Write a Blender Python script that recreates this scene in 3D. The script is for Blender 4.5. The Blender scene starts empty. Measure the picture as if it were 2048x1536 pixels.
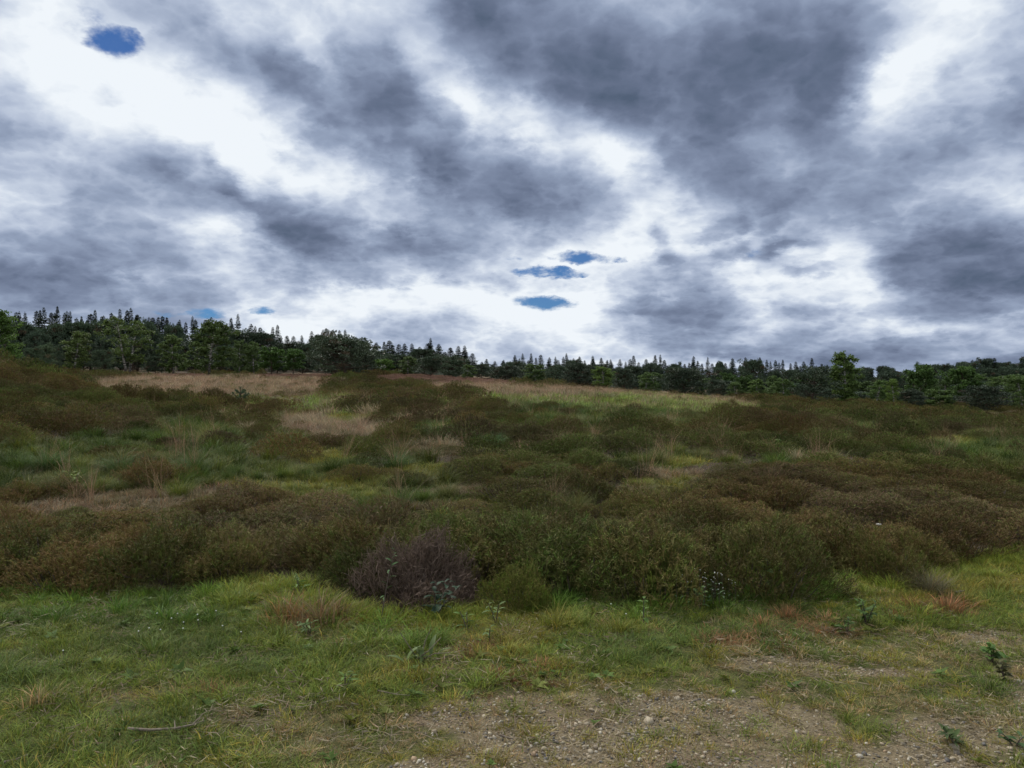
import bpy, math, random
import numpy as np

sc = bpy.context.scene
F_PX, CU, CV, EYE = 1490.0, 1024.0, 768.0, 1.6      # focal length in photo pixels, optical centre, eye height (m)

# ---------------------------------------------------------------- camera
cam_data = bpy.data.cameras.new('camera')
cam_data.sensor_width = 36.0
cam_data.lens = 36.0 * F_PX / 2048.0
cam_data.clip_start, cam_data.clip_end = 0.05, 6000.0
cam = bpy.data.objects.new('camera', cam_data)
sc.collection.objects.link(cam)
cam.location = (0, 0, EYE)
cam.rotation_euler = (math.radians(90), 0, 0)
sc.camera = cam

# ---------------------------------------------------------------- view
sc.view_settings.view_transform = 'Standard'
sc.view_settings.look = 'None'
sc.view_settings.exposure = 0.0
sc.view_settings.gamma = 1.0
sc.view_settings.use_curve_mapping = False
sc.cycles.use_adaptive_sampling = True
sc.cycles.adaptive_threshold = 0.015
sc.cycles.adaptive_min_samples = 8
sc.cycles.max_bounces = 5
sc.cycles.diffuse_bounces = 3
sc.cycles.transmission_bounces = 3
sc.cycles.transparent_max_bounces = 4
sc.cycles.caustics_reflective = False
sc.cycles.caustics_refractive = False

# ---------------------------------------------------------------- sun (veiled by cloud, high and ahead-left)
SUN_EL, SUN_AZ = math.radians(50), math.radians(-38)     # azimuth from +Y towards +X
sun_data = bpy.data.lights.new('sun', 'SUN')
sun_data.energy = 3.1
sun_data.angle = math.radians(6)
sun_data.color = (1.0, 0.955, 0.88)
sun = bpy.data.objects.new('sun', sun_data)
sc.collection.objects.link(sun)
sun.location = (-20, 40, 60)
sun.rotation_euler = (math.pi / 2 - SUN_EL, 0, math.pi - SUN_AZ)   # lamp -Z points away from the sun position

# ---------------------------------------------------------------- sky: clear air + broken cloud layers
world = bpy.data.worlds.new('World')
sc.world = world
world.use_nodes = True
wt = world.node_tree
wt.nodes.clear()

class NT:
    """small helper to wire shader nodes"""
    def __init__(self, tree): self.t = tree
    def n(self, kind, **kw):
        nd = self.t.nodes.new(kind)
        for k, v in kw.items(): setattr(nd, k, v)
        return nd
    def put(self, sock, val):
        if isinstance(val, bpy.types.NodeSocket): self.t.links.new(val, sock)
        else: sock.default_value = val
    def m(self, op, a, b=0.0, c=None, clamp=False):
        nd = self.n('ShaderNodeMath', operation=op, use_clamp=clamp)
        self.put(nd.inputs[0], a); self.put(nd.inputs[1], b)
        if c is not None: self.put(nd.inputs[2], c)
        return nd.outputs[0]
    def v(self, op, a, b=(0, 0, 0), s=None):
        nd = self.n('ShaderNodeVectorMath', operation=op)
        self.put(nd.inputs[0], a); self.put(nd.inputs[1], b)
        if s is not None: self.put(nd.inputs['Scale'], s)
        return nd.outputs['Value'] if op in ('LENGTH', 'DOT_PRODUCT') else nd.outputs[0]
    def noise(self, vec, scale, detail=5.0, rough=0.5, dist=0.0, color=False, lac=2.0):
        nd = self.n('ShaderNodeTexNoise')
        self.put(nd.inputs['Vector'], vec)
        nd.inputs['Scale'].default_value = scale; nd.inputs['Detail'].default_value = detail
        nd.inputs['Roughness'].default_value = rough; nd.inputs['Distortion'].default_value = dist
        nd.inputs['Lacunarity'].default_value = lac
        return nd.outputs['Color' if color else 'Fac']
    def rng(self, val, a, b, c=0.0, d=1.0, smooth=True):
        nd = self.n('ShaderNodeMapRange', interpolation_type='SMOOTHSTEP' if smooth else 'LINEAR')
        self.put(nd.inputs['Value'], val)
        for k, x in (('From Min', a), ('From Max', b), ('To Min', c), ('To Max', d)): self.put(nd.inputs[k], x)
        return nd.outputs['Result']
    def mix(self, f, a, b, mode='MIX'):
        nd = self.n('ShaderNodeMix', data_type='RGBA', blend_type=mode)
        self.put(nd.inputs[0], f); self.put(nd.inputs[6], a); self.put(nd.inputs[7], b)
        return nd.outputs[2]
    def ramp(self, val, stops):
        nd = self.n('ShaderNodeValToRGB')
        el = nd.color_ramp.elements
        while len(el) > 1: el.remove(el[-1])
        for i, (p, c) in enumerate(stops):
            e = el[0] if i == 0 else el.new(p)
            e.position = p; e.color = tuple(c) + (1.0,)
        self.put(nd.inputs[0], val)
        return nd.outputs[0]

def sky_dir(u, v):
    """photo pixel -> (azimuth, elevation) of that sky direction"""
    az = math.atan((u - CU) / F_PX)
    return az, math.atan((CV - v) / F_PX * math.cos(az))

w = NT(wt)
tc = w.n('ShaderNodeTexCoord').outputs['Generated']
sep = w.n('ShaderNodeSeparateXYZ'); wt.links.new(tc, sep.inputs[0])
dx, dy, dz = sep.outputs
hyp = w.m('SQRT', w.m('ADD', w.m('MULTIPLY', dx, dx), w.m('MULTIPLY', dy, dy)))
az = w.m('ARCTAN2', dx, dy)
el = w.m('ARCTAN2', dz, hyp)
cmb = w.n('ShaderNodeCombineXYZ'); wt.links.new(az, cmb.inputs[0]); wt.links.new(el, cmb.inputs[1])
Q = cmb.outputs[0]
# cloud-deck coordinates: flattened towards the horizon
inv = w.m('DIVIDE', 1.0, w.m('ADD', w.m('MAXIMUM', dz, 0.0), 0.42))
P = w.v('SCALE', tc, s=inv)
# billow warp
w1 = w.v('SUBTRACT', w.noise(P, 2.6, 2, 0.55, color=True), (0.5, 0.5, 0.5))
w2 = w.v('SUBTRACT', w.noise(P, 8.0, 5, 0.62, color=True), (0.5, 0.5, 0.5))
damp = w.rng(el, 0.0, 0.30, 0.42, 1.0, smooth=False)
warp = w.v('ADD', w.v('MULTIPLY', w1, (0.05, 0.045, 0)), w.v('MULTIPLY', w2, (0.08, 0.07, 0)))
QW = w.v('ADD', Q, w.v('SCALE', warp, s=damp))
QH = w.v('ADD', Q, w.v('SCALE', w.v('MULTIPLY', w2, (0.08, 0.04, 0)), s=damp))

def curves(val, X, Y3):
    """three 1-D functions of one value, as an RGB-curve node (X in 0..1, Y3: 3 x len(X))"""
    nd = w.n('ShaderNodeRGBCurve')
    mp = nd.mapping
    mp.use_clip = False
    mp.extend = 'HORIZONTAL'
    for ch in range(3):
        c = mp.curves[ch]
        while len(c.points) > 2: c.points.remove(c.points[1])
        c.points[0].location = (X[0], Y3[ch][0]); c.points[1].location = (X[-1], Y3[ch][-1])
        for x, y in zip(X[1:-1], Y3[ch][1:-1]): c.points.new(x, y)
    mp.update()
    cc = w.n('ShaderNodeCombineXYZ')
    for k in range(3): wt.links.new(val, cc.inputs[k])
    wt.links.new(cc.outputs[0], nd.inputs['Color'])
    return nd.outputs[0]

AZ0, AZ1, EL0, EL1 = sky_dir(-260, 768)[0], sky_dir(2308, 768)[0], -0.02, 0.60
NA, NE_ = 90, 60

def cloud_map(coord, blobs_dark, blobs_bright, rank=21):
    """the layout of the big cloud masses, as a sum of products of 1-D curves over azimuth and elevation"""
    ga = np.linspace(AZ0, AZ1, NA); ge = np.linspace(EL0, EL1, NE_)
    A, E = np.meshgrid(ga, ge)
    T = np.zeros_like(A)
    for sgn, blobs in ((1, blobs_dark), (-1, blobs_bright)):
        for (u, v, ru, rv, rot, amp, edge) in blobs:
            if sgn > 0: ru, rv = ru * 1.14, rv * 1.30
            a, e = sky_dir(u, v)
            c, s_ = math.cos(math.radians(rot)), math.sin(math.radians(rot))
            x = ((A - a) * c - (E - e) * s_) * F_PX / ru
            y = ((A - a) * s_ + (E - e) * c) * F_PX / rv
            r = np.sqrt(x * x + y * y)
            edge = edge * .72
            t = np.clip((1.0 + 0.25 * edge - r) / (1.25 * edge), 0, 1)
            g = t * t * (3 - 2 * t)
            if sgn > 0: g = g * (1.0 - 0.22 * np.clip(y, -1, 1))      # cloud bases are darker than their tops
            T += amp * g * (0.92 if sgn > 0 else -0.72)
    fade = np.clip((A - AZ0) / 0.10, 0, 1) * np.clip((AZ1 - A) / 0.10, 0, 1) * np.clip((EL1 - E) / 0.10, 0, 1)
    T *= fade
    U, S, Vt = np.linalg.svd(T, full_matrices=False)
    sp = w.n('ShaderNodeSeparateXYZ'); wt.links.new(coord, sp.inputs[0])
    na = w.rng(sp.outputs[0], AZ0, AZ1, smooth=False)
    ne = w.rng(sp.outputs[1], EL0, EL1, smooth=False)
    X = np.linspace(0, 1, NA); Y = np.linspace(0, 1, NE_)
    acc = None
    for k in range(0, rank, 3):
        sq = np.sqrt(S[k:k + 3])[:, None]
        ca = curves(na, X, (Vt[k:k + 3] * sq).tolist())
        ce = curves(ne, Y, (U[:, k:k + 3].T * sq).tolist())
        d = w.v('DOT_PRODUCT', ca, ce)
        acc = d if acc is None else w.m('ADD', acc, d)
    return acc

def blob_sum(coord, blobs, start):
    acc = start
    for i, (u, v, ru, rv, rot, amp, edge) in enumerate(blobs):
        a, e = sky_dir(u, v)
        sx, sy = F_PX / (ru * 1.12), F_PX / (rv * 1.12)
        nd = w.n('ShaderNodeVectorMath', operation='MULTIPLY_ADD')
        wt.links.new(coord, nd.inputs[0])
        nd.inputs[1].default_value = (sx, sy, 0)
        nd.inputs[2].default_value = (-a * sx, -e * sy, 0)
        r2 = w.v('DOT_PRODUCT', nd.outputs[0], nd.outputs[0])
        acc = w.m('MULTIPLY_ADD', w.m('SUBTRACT', 1.0, r2, clamp=True), amp, acc)
    return acc

# thick, grey-based cloud masses:  u, v, half-width, half-height, tilt(deg, clockwise), amount, edge softness
DARK = [
 (1270, -40, 460, 170, 2, 0.62, .7), (1080, 70, 230, 90, 22, 0.36, .7), (1430, 130, 300, 130, 0, 0.34, .8), (1470, 215, 220, 115, -6, 0.42, .8), (1395, 300, 105, 75, 55, 0.42, .8),
 (1640, 200, 70, 110, 0, 0.34, .8), (1690, 40, 80, 60, 0, 0.26, .8), (1235, 195, 110, 48, 15, 0.40, .8), (960, 60, 110, 80, 30, .22, .8),
 (600, 185, 110, 48, 8, 0.50, .7), (735, 110, 92, 62, 10, 0.52, .6), (555, 105, 58, 42, 30, 0.46, .7), (760, 200, 200, 75, 14, 0.42, .7), (900, 270, 230, 75, 28, 0.42, .8),
 (1020, 370, 220, 75, 12, 0.62, .7), (1090, 330, 120, 90, 20, 0.30, .8), (800, 290, 180, 50, 14, 0.28, .9),
 (385, 330, 85, 36, 10, 0.50, .6), (520, 390, 120, 36, 32, 0.52, .6), (690, 455, 230, 56, 4, 0.58, .7), (880, 470, 150, 50, 10, 0.46, .8), (620, 495, 160, 28, 5, 0.34, .7), (650, 400, 40, 50, 0, .3, .8),
 (60, 440, 120, 75, 10, 0.42, .8), (130, 540, 280, 46, 6, 0.66, .7), (310, 580, 110, 22, 8, 0.46, .7), (290, 430, 190, 70, 22, 0.40, .9), (30, 565, 140, 36, 0, .30, .8), (380, 510, 90, 40, 20, .26, .9),
 (1960, 505, 210, 68, 8, 0.74, .7), (1860, 460, 130, 50, 12, 0.34, .9), (2050, 540, 170, 40, 0, 0.32, .8), (1990, 420, 120, 40, 0, .2, .9),
 (1345, 585, 150, 46, 0, 0.62, .6), (1345, 635, 165, 24, 4, 0.46, .7), (1400, 540, 60, 36, 0, .30, .7), (1270, 560, 60, 45, 0, .26, .8), (1410, 662, 120, 18, 0, .34, .8),
 (1318, 473, 30, 17, 10, 0.85, .6), (1440, 448, 46, 20, -12, 0.95, .6), (1548, 438, 40, 20, -30, 0.7, .6), (1500, 442, 40, 12, 0, .5, .7), (1605, 487, 60, 16, 5, 0.75, .7), (1390, 472, 30, 12, 0, .4, .7),
 (1760, 640, 330, 34, 2, 0.46, .8), (1640, 690, 380, 32, 0, 0.44, .8), (1950, 705, 300, 40, 0, 0.46, .8), (1785, 560, 75, 18, 4, .44, .7), (1650, 590, 70, 12, 0, .34, .8), (1250, 705, 260, 16, 0, .3, .9),
 (1820, 320, 300, 80, -8, 0.36, 1.0), (1970, 240, 150, 80, 5, 0.24, 1.0), (2060, 60, 70, 130, 0, 0.50, .8), (1680, 365, 200, 34, -10, .34, .8), (1500, 350, 160, 30, -6, .22, .9), (1900, 60, 60, 50, 0, .16, 1.),
 (760, 640, 60, 40, 20, 0.42, .6), (860, 640, 70, 36, 0, 0.28, .8), (1000, 690, 180, 22, 0, .26, .8), (60, 300, 260, 40, 0, 0.26, 1.0), (400, 30, 160, 40, 25, 0.36, .9), (500, 70, 120, 30, 25, 0.26, .9), (40, 110, 90, 60, 0, .15, 1.), (150, 240, 160, 30, 10, .16, 1.), (330, 260, 120, 24, 12, .14, 1.),
]
# thin, brilliant stretches of cloud
BRIGHT = [
 (200, 150, 230, 90, 0, 0.34, 1.0), (90, 50, 120, 70, 0, 0.16, 1.0), (350, 160, 160, 60, 20, 0.30, 1.0), (610, 335, 140, 28, 25, 0.60, .9), (440, 240, 170, 34, 18, .34, 1.),
 (745, 375, 50, 26, 10, 0.50, .8), (930, 160, 60, 34, 45, .50, .9), (1000, 15, 26, 22, 0, .36, .9), (1060, 195, 60, 40, 30, .46, .8), (1200, 270, 90, 36, 45, .46, .9), (800, 555, 300, 34, 2, 0.40, 1.0), (640, 195, 30, 14, -20, .3, .8), (560, 155, 40, 14, -20, .35, .8),
 (1150, 450, 110, 34, -22, 0.52, .8), (540, 600, 200, 32, 3, 0.42, .9), (1090, 580, 120, 50, 0, 0.46, .9), (960, 610, 70, 34, 0, .36, .9), (1620, 330, 70, 30, 10, 0.36, .9), (1300, 440, 130, 30, -10, .30, .9), (1250, 400, 60, 40, -30, .3, .9),
 (1700, 470, 60, 40, 20, 0.36, .9), (1640, 535, 160, 30, 10, 0.38, .9), (1800, 90, 150, 46, -38, 0.50, 1.0), (1740, 130, 70, 40, -30, .34, .9), (1900, 130, 120, 40, -10, .24, 1.), (1680, 605, 220, 16, 3, 0.46, .8), (1990, 605, 130, 22, 3, 0.55, .8),
 (1800, 660, 44, 11, 6, 0.62, .7), (1885, 660, 60, 12, -14, 0.52, .7), (2020, 640, 54, 14, -8, 0.62, .7), (1475, 628, 34, 18, 0, 0.52, .8), (1450, 680, 90, 9, 0, 0.46, .8), (1520, 650, 40, 12, 0, .34, .8), (1380, 515, 120, 12, 0, .3, .8), (1500, 560, 14, 40, 0, .25, .8),
 (1020, 560, 120, 26, 0, 0.30, .9), (500, 455, 70, 20, 20, .36, .9), (420, 390, 50, 20, 35, .40, .9), (1230, 640, 70, 30, 5, .34, .9), (85, 385, 46, 30, 40, .26, .9), (950, 680, 14, 34, 10, .3, .8), (365, 565, 60, 20, 10, .34, .9), (1340, 240, 40, 26, 0, .2, .9), (1120, 640, 130, 22, 0, .3, .9), (710, 590, 40, 30, 0, .3, .8),
]
# openings to clear air
HOLES = [
 (240, 92, 46, 30, -8, 1.05, .75), (1156, 517, 66, 13, 2, 1.15, .8), (1100, 547, 80, 12, 1, 1.2, .8), (1085, 606, 84, 17, 3, 1.25, .8),
 (408, 628, 46, 13, -4, 1.15, .8), (524, 621, 34, 8, 0, 1.0, .8), (1232, 521, 24, 10, 0, 0.75, .9), (1520, 503, 34, 8, 0, 0.75, .9), (1440, 496, 60, 6, 8, .5, .9), (330, 628, 40, 8, 0, .8, .8), (1010, 520, 60, 6, 5, .55, .9), (180, 50, 50, 40, 0, .35, 1.),
]
def puffs(vec):
    vo = w.n('ShaderNodeTexVoronoi', voronoi_dimensions='3D', feature='F1')
    w.put(vo.inputs['Vector'], vec)
    vo.inputs['Scale'].default_value = 4.0; vo.inputs['Detail'].default_value = 3.0
    vo.inputs['Roughness'].default_value = 0.58; vo.inputs['Lacunarity'].default_value = 2.3
    return vo.outputs['Distance']
PW = w.v('ADD', P, w.v('SCALE', w2, s=0.10))
fb = w.noise(P, 2.0, 4, 0.52)                                       # broad masses everywhere in the sky
fine = w.noise(P, 7.0, 6, 0.60)
puff = puffs(PW)
layout = cloud_map(QW, DARK, BRIGHT)
mass = w.m('MULTIPLY_ADD', layout, 1.14, w.m('MULTIPLY_ADD', w.m('SUBTRACT', fb, 0.5), 0.60, 0.06))
# billows show along the cloud edges; the thick bodies and the thin veils are smoother
edge_w = w.rng(w.m('ABSOLUTE', w.m('SUBTRACT', mass, 0.34)), 0.20, 0.90, 1.10, 0.50)
bill = w.m('MULTIPLY_ADD', w.m('SUBTRACT', 0.80, puff), 0.72, w.m('MULTIPLY', w.m('SUBTRACT', fine, 0.5), 0.22))
thick = w.m('MULTIPLY_ADD', bill, edge_w, mass)
# light from above: puffs and whole masses are brighter on top, greyer below
relief = w.m('SUBTRACT', puff, puffs(w.v('ADD', PW, (-0.03, 0.0, 0.05))))
above = cloud_map(w.v('ADD', QW, (-0.010, 0.030, 0)), DARK, BRIGHT, 15)
thick = w.m('MULTIPLY_ADD', relief, 0.85, thick)
thick = w.m('MULTIPLY_ADD', w.m('SUBTRACT', above, layout), 0.75, thick)
cloud = w.ramp(w.m('MULTIPLY_ADD', thick, 0.50, 0.20, clamp=True), [
    (0.00, (8.7, 9.2, 9.7)), (0.10, (7.5, 8.1, 8.9)), (0.20, (5.9, 6.6, 7.8)), (0.32, (4.4, 5.1, 6.5)), (0.46, (3.0, 3.65, 5.0)),
    (0.62, (2.08, 2.56, 3.70)), (0.80, (1.36, 1.72, 2.60)), (1.0, (0.86, 1.20, 1.85))])
gap_ = blob_sum(QH, HOLES, 0.0)
veil = w.m('MULTIPLY', w.m('SUBTRACT', w.noise(P, 11.0, 5, 0.62), 0.52), 3.0)          # wisps drawn across the openings
hole = w.m('MULTIPLY_ADD', veil, w.rng(gap_, 0.0, 0.35), gap_)
hole = w.rng(hole, 0.22, 1.15, 0.0, 0.97)
air = w.n('ShaderNodeTexSky', sky_type='NISHITA')
air.sun_disc = False
air.sun_elevation = SUN_EL
air.sun_rotation = SUN_AZ
air.air_density, air.dust_density, air.ozone_density = 1.0, 0.2, 3.0
clear = w.mix(1.0, air.outputs[0], (0.17, 0.34, 0.58, 1), 'MULTIPLY')
skycol = w.mix(hole, cloud, clear)
bg = w.n('ShaderNodeBackground')
wt.links.new(skycol, bg.inputs['Color'])
bg.inputs['Strength'].default_value = 0.10
out = w.n('ShaderNodeOutputWorld')
wt.links.new(bg.outputs[0], out.inputs['Surface'])
world.cycles.sampling_method = 'MANUAL'
world.cycles.sample_map_resolution = 256

# ================================================================ helpers
rg = np.random.default_rng(11)
random.seed(5)
COL = sc.collection

def mesh_np(name, V, Fs, mat, col=None, smooth=False):
    """one mesh from numpy arrays; Fs is a list of (n,k) face arrays; col is per-vertex RGB"""
    me = bpy.data.meshes.new(name)
    V = np.asarray(V, np.float32)
    Fs = [np.asarray(f, np.int32) for f in Fs if len(f)]
    me.vertices.add(len(V)); me.vertices.foreach_set('co', V.ravel())
    idx = np.concatenate([f.ravel() for f in Fs])
    tot = np.concatenate([np.full(len(f), f.shape[1], np.int32) for f in Fs])
    start = np.concatenate([[0], np.cumsum(tot)[:-1]]).astype(np.int32)
    me.loops.add(len(idx)); me.loops.foreach_set('vertex_index', idx)
    me.polygons.add(len(tot)); me.polygons.foreach_set('loop_start', start)
    if smooth: me.polygons.foreach_set('use_smooth', np.ones(len(tot), bool))
    if col is not None:
        a = me.attributes.new('col', 'FLOAT_COLOR', 'POINT')
        c = np.ones((len(V), 4), np.float32); c[:, :3] = col
        a.data.foreach_set('color', c.ravel())
    me.update(calc_edges=True)
    if mat is not None: me.materials.append(mat)
    return me

def link(name, data, parent=None, loc=None, tint=None):
    o = bpy.data.objects.new(name, data)
    COL.objects.link(o)
    if parent is not None: o.parent = parent
    if loc is not None: o.location = loc
    if tint is not None: o['tint'] = [float(x) for x in tint]
    return o

def tag(o, label=None, cat=None, group=None, kind=None):
    if label: o['label'] = label
    if cat: o['category'] = cat
    if group: o['group'] = group
    if kind: o['kind'] = kind
    return o

def empty(name, loc, rz=0.0, scale=1.0):
    o = bpy.data.objects.new(name, None)
    o.empty_display_size = 0.2
    COL.objects.link(o)
    o.location = loc; o.rotation_euler = (0, 0, rz)
    o.scale = (scale,) * 3 if np.isscalar(scale) else scale
    return o

def hash2(ix, iy, seed):
    n = (ix * 374761393 + iy * 668265263 + seed * 1442695041) & 0xFFFFFFFF
    n = ((n ^ (n >> 13)) * 1274126177) & 0xFFFFFFFF
    return ((n ^ (n >> 16)) & 0xFFFFFF) / float(0xFFFFFF)

def vnoise(x, y, seed=0):
    x = np.asarray(x, float); y = np.asarray(y, float)
    ix = np.floor(x).astype(np.int64); iy = np.floor(y).astype(np.int64)
    fx = x - ix; fy = y - iy
    fx = fx * fx * (3 - 2 * fx); fy = fy * fy * (3 - 2 * fy)
    a = hash2(ix, iy, seed); b = hash2(ix + 1, iy, seed); c = hash2(ix, iy + 1, seed); d = hash2(ix + 1, iy + 1, seed)
    return (a * (1 - fx) + b * fx) * (1 - fy) + (c * (1 - fx) + d * fx) * fy

def fbm(x, y, seed=0, octv=4):
    s = 0.0; amp = 0.5; tot = 0.0
    for k in range(octv):
        s = s + amp * vnoise(x * 2 ** k + 17.3 * k, y * 2 ** k - 9.1 * k, seed + k); tot += amp; amp *= 0.5
    return s / tot - 0.5                                            # about -0.5 .. 0.5

def sstep(a, b, x):
    t = np.clip((np.asarray(x, float) - a) / (b - a), 0, 1)
    return t * t * (3 - 2 * t)

# ================================================================ materials
def leaf_material(name, rough=0.6, spec=0.25, transl=0.25, jitter=0.25):
    """foliage: its own colour per leaf, a tint per plant, light shining through"""
    m = bpy.data.materials.new(name); m.use_nodes = True
    t = m.node_tree; t.nodes.clear(); k = NT(t)
    at = k.n('ShaderNodeAttribute', attribute_name='col')
    ti = k.n('ShaderNodeAttribute', attribute_name='tint', attribute_type='INSTANCER')
    base = k.mix(1.0, at.outputs['Color'], ti.outputs['Color'], 'MULTIPLY')
    geo = k.n('ShaderNodeNewGeometry')
    j = k.rng(geo.outputs['Random Per Island'], 0, 1, 1 - jitter, 1 + jitter, smooth=False)
    base = k.mix(1.0, base, j, 'MULTIPLY')
    p = k.n('ShaderNodeBsdfPrincipled')
    k.put(p.inputs['Base Color'], base); p.inputs['Roughness'].default_value = rough
    p.inputs['Specular IOR Level'].default_value = spec
    tr = k.n('ShaderNodeBsdfTranslucent'); k.put(tr.inputs['Color'], base)
    mx = k.n('ShaderNodeMixShader'); mx.inputs[0].default_value = transl
    t.links.new(p.outputs[0], mx.inputs[1]); t.links.new(tr.outputs[0], mx.inputs[2])
    o = k.n('ShaderNodeOutputMaterial'); t.links.new(mx.outputs[0], o.inputs[0])
    return m

def solid_material(name, c1, c2, scale=8.0, rough=0.85, spec=0.2, bump=0.3, use_tint=False, stretch=(1, 1, 1)):
    """bark, stone, dead wood: two-tone grain with fine relief"""
    m = bpy.data.materials.new(name); m.use_nodes = True
    t = m.node_tree; t.nodes.clear(); k = NT(t)
    tc_ = k.n('ShaderNodeTexCoord').outputs['Object']
    v = k.v('MULTIPLY', tc_, stretch)
    n = k.noise(v, scale, 5, 0.6)
    base = k.ramp(n, [(0.32, c1), (0.68, c2)])
    if use_tint:
        ti = k.n('ShaderNodeAttribute', attribute_name='tint', attribute_type='INSTANCER')
        base = k.mix(1.0, base, ti.outputs['Color'], 'MULTIPLY')
    p = k.n('ShaderNodeBsdfPrincipled')
    k.put(p.inputs['Base Color'], base); p.inputs['Roughness'].default_value = rough
    p.inputs['Specular IOR Level'].default_value = spec
    b = k.n('ShaderNodeBump'); b.inputs['Strength'].default_value = bump; b.inputs['Distance'].default_value = 0.02
    t.links.new(n, b.inputs['Height']); t.links.new(b.outputs[0], p.inputs['Normal'])
    o = k.n('ShaderNodeOutputMaterial'); t.links.new(p.outputs[0], o.inputs[0])
    return m

M_HEATH = leaf_material('heather_sprigs', 0.7, 0.15, 0.18, 0.35)
M_GRASS = leaf_material('grass_blades', 0.6, 0.18, 0.28, 0.38)
M_LEAF = leaf_material('broad_leaves', 0.6, 0.16, 0.30, 0.30)
M_NEEDLE = leaf_material('conifer_needles', 0.55, 0.25, 0.10, 0.35)
M_BARK = solid_material('pine_bark', (0.035, 0.026, 0.020), (0.12, 0.085, 0.06), 6, stretch=(1, 1, .25))
M_TWIG = solid_material('heather_wood', (0.05, 0.038, 0.03), (0.16, 0.125, 0.10), 30, stretch=(1, 1, .3))
M_STICK = solid_material('dead_wood', (0.10, 0.075, 0.055), (0.24, 0.20, 0.155), 26)
M_STONE = solid_material('flint_pebbles', (0.62, 0.62, 0.62), (1.0, 1.0, 1.0), 60, 0.6, 0.35, 0.2, use_tint=True)

def birch_bark():
    m = bpy.data.materials.new('birch_bark'); m.use_nodes = True
    t = m.node_tree; t.nodes.clear(); k = NT(t)
    tc_ = k.n('ShaderNodeTexCoord').outputs['Object']
    bands = k.noise(k.v('MULTIPLY', tc_, (0.8, 0.8, 3.0)), 1.6, 4, 0.65)
    z = k.n('ShaderNodeSeparateXYZ'); t.links.new(tc_, z.inputs[0])
    c = k.ramp(bands, [(0.45, (0.06, 0.05, 0.042)), (0.53, (0.34, 0.32, 0.28)), (0.75, (0.48, 0.455, 0.41))])
    low = k.rng(z.outputs[2], 0.5, 1.6)
    c = k.mix(low, (0.045, 0.038, 0.032, 1), c)
    p = k.n('ShaderNodeBsdfPrincipled'); k.put(p.inputs['Base Color'], c); p.inputs['Roughness'].default_value = 0.75
    o = k.n('ShaderNodeOutputMaterial'); t.links.new(p.outputs[0], o.inputs[0])
    return m
M_BIRCH = birch_bark()

# ================================================================ terrain
YS = np.array([0.5, 3, 5.5, 7, 9, 12, 16, 20, 25, 30, 36, 45, 55, 70, 85, 100, 130, 170, 220, 300, 600, 3500.])
UC = np.array([-500, 0, 150, 300, 450, 600, 800, 1000, 1200, 1500, 1800, 2048, 2500.])
ZT = np.array([
 [0, 0, 0, .08, .35, .8, 1.3, 1.75, 2.3, 2.75, 3.1, 3.3, 3.2, 3.0, 3.0, 3.1, 3.4, 4.6, 7, 11, 18, 30],
 [0, 0, 0, .05, .25, .55, .95, 1.35, 1.8, 2.2, 2.5, 2.5, 2.35, 2.4, 2.6, 2.8, 3.2, 4.4, 7, 11, 18, 30],
 [0, 0, 0, .05, .22, .46, .74, 1.0, 1.2, 1.36, 1.45, 1.4, 1.6, 2.1, 2.5, 2.8, 3.2, 4.4, 7, 11, 18, 30],
 [0, 0, 0, .05, .20, .40, .60, .74, .82, .88, .88, .85, 1.2, 1.9, 2.4, 2.7, 3.1, 4.4, 7, 11, 18, 30],
 [0, 0, 0, .05, .20, .38, .52, .62, .68, .62, .5, .85, 1.25, 1.85, 2.35, 2.65, 3.1, 4.4, 7, 11, 18, 30],
 [0, 0, 0, .05, .20, .34, .42, .42, .40, .42, .52, .70, .95, 1.6, 2.3, 2.6, 3.1, 4.4, 7, 11, 18, 30],
 [0, 0, 0, .05, .20, .36, .46, .52, .58, .65, .72, .78, .85, 1.25, 2.1, 2.6, 3.3, 4.2, 6.5, 11, 22, 40],
 [0, 0, 0, .05, .20, .36, .50, .60, .68, .76, .85, .98, 1.12, 1.3, 1.7, 2.0, 2.3, 2.4, 2.6, 4, 10, 16],
 [0, 0, 0, .05, .20, .36, .48, .56, .64, .70, .75, .80, .82, .72, .9, .8, .2, -.8, -1.3, 1.0, 8, 14],
 [0, 0, 0, .04, .16, .28, .35, .36, .34, .30, .24, .10, -.10, -.45, -.3, -.6, -1.2, -2, -2.3, -1.0, 7, 12],
 [0, 0, 0, .03, .12, .20, .22, .18, .08, -.08, -.30, -.62, -1.0, -1.4, -1.3, -1.7, -2, -2.5, -2.3, -1.0, 7, 12],
 [0, 0, 0, .02, .10, .13, .10, -.02, -.15, -.38, -.68, -1.15, -1.6, -2.0, -2.0, -2.3, -2.4, -2.5, -2.3, -1.0, 7, 12],
 [0, 0, 0, .02, .08, .12, .10, .05, -.05, -.2, -.45, -.9, -1.3, -1.8, -2.2, -2.4, -2.4, -2.5, -2.3, -1.0, 7, 12]])
_GU = np.linspace(-500, 2500, 241); _GL = np.linspace(math.log(0.5), math.log(3500), 260)
_tmp = np.array([np.interp(_GL, np.log(YS), r) for r in ZT])
_GZ = np.array([np.interp(_GU, UC, _tmp[:, j]) for j in range(len(_GL))]).T       # (u, logy)
def _blur(a, n, ax):
    k = np.hanning(2 * n + 3)[1:-1]; k /= k.sum()
    pad = [(0, 0), (0, 0)]; pad[ax] = (n, n)
    b = np.pad(a, pad, mode='edge')
    return np.apply_along_axis(lambda q: np.convolve(q, k, 'valid'), ax, b)
_GZ = _blur(_blur(_GZ, 7, 0), 3, 1)

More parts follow.
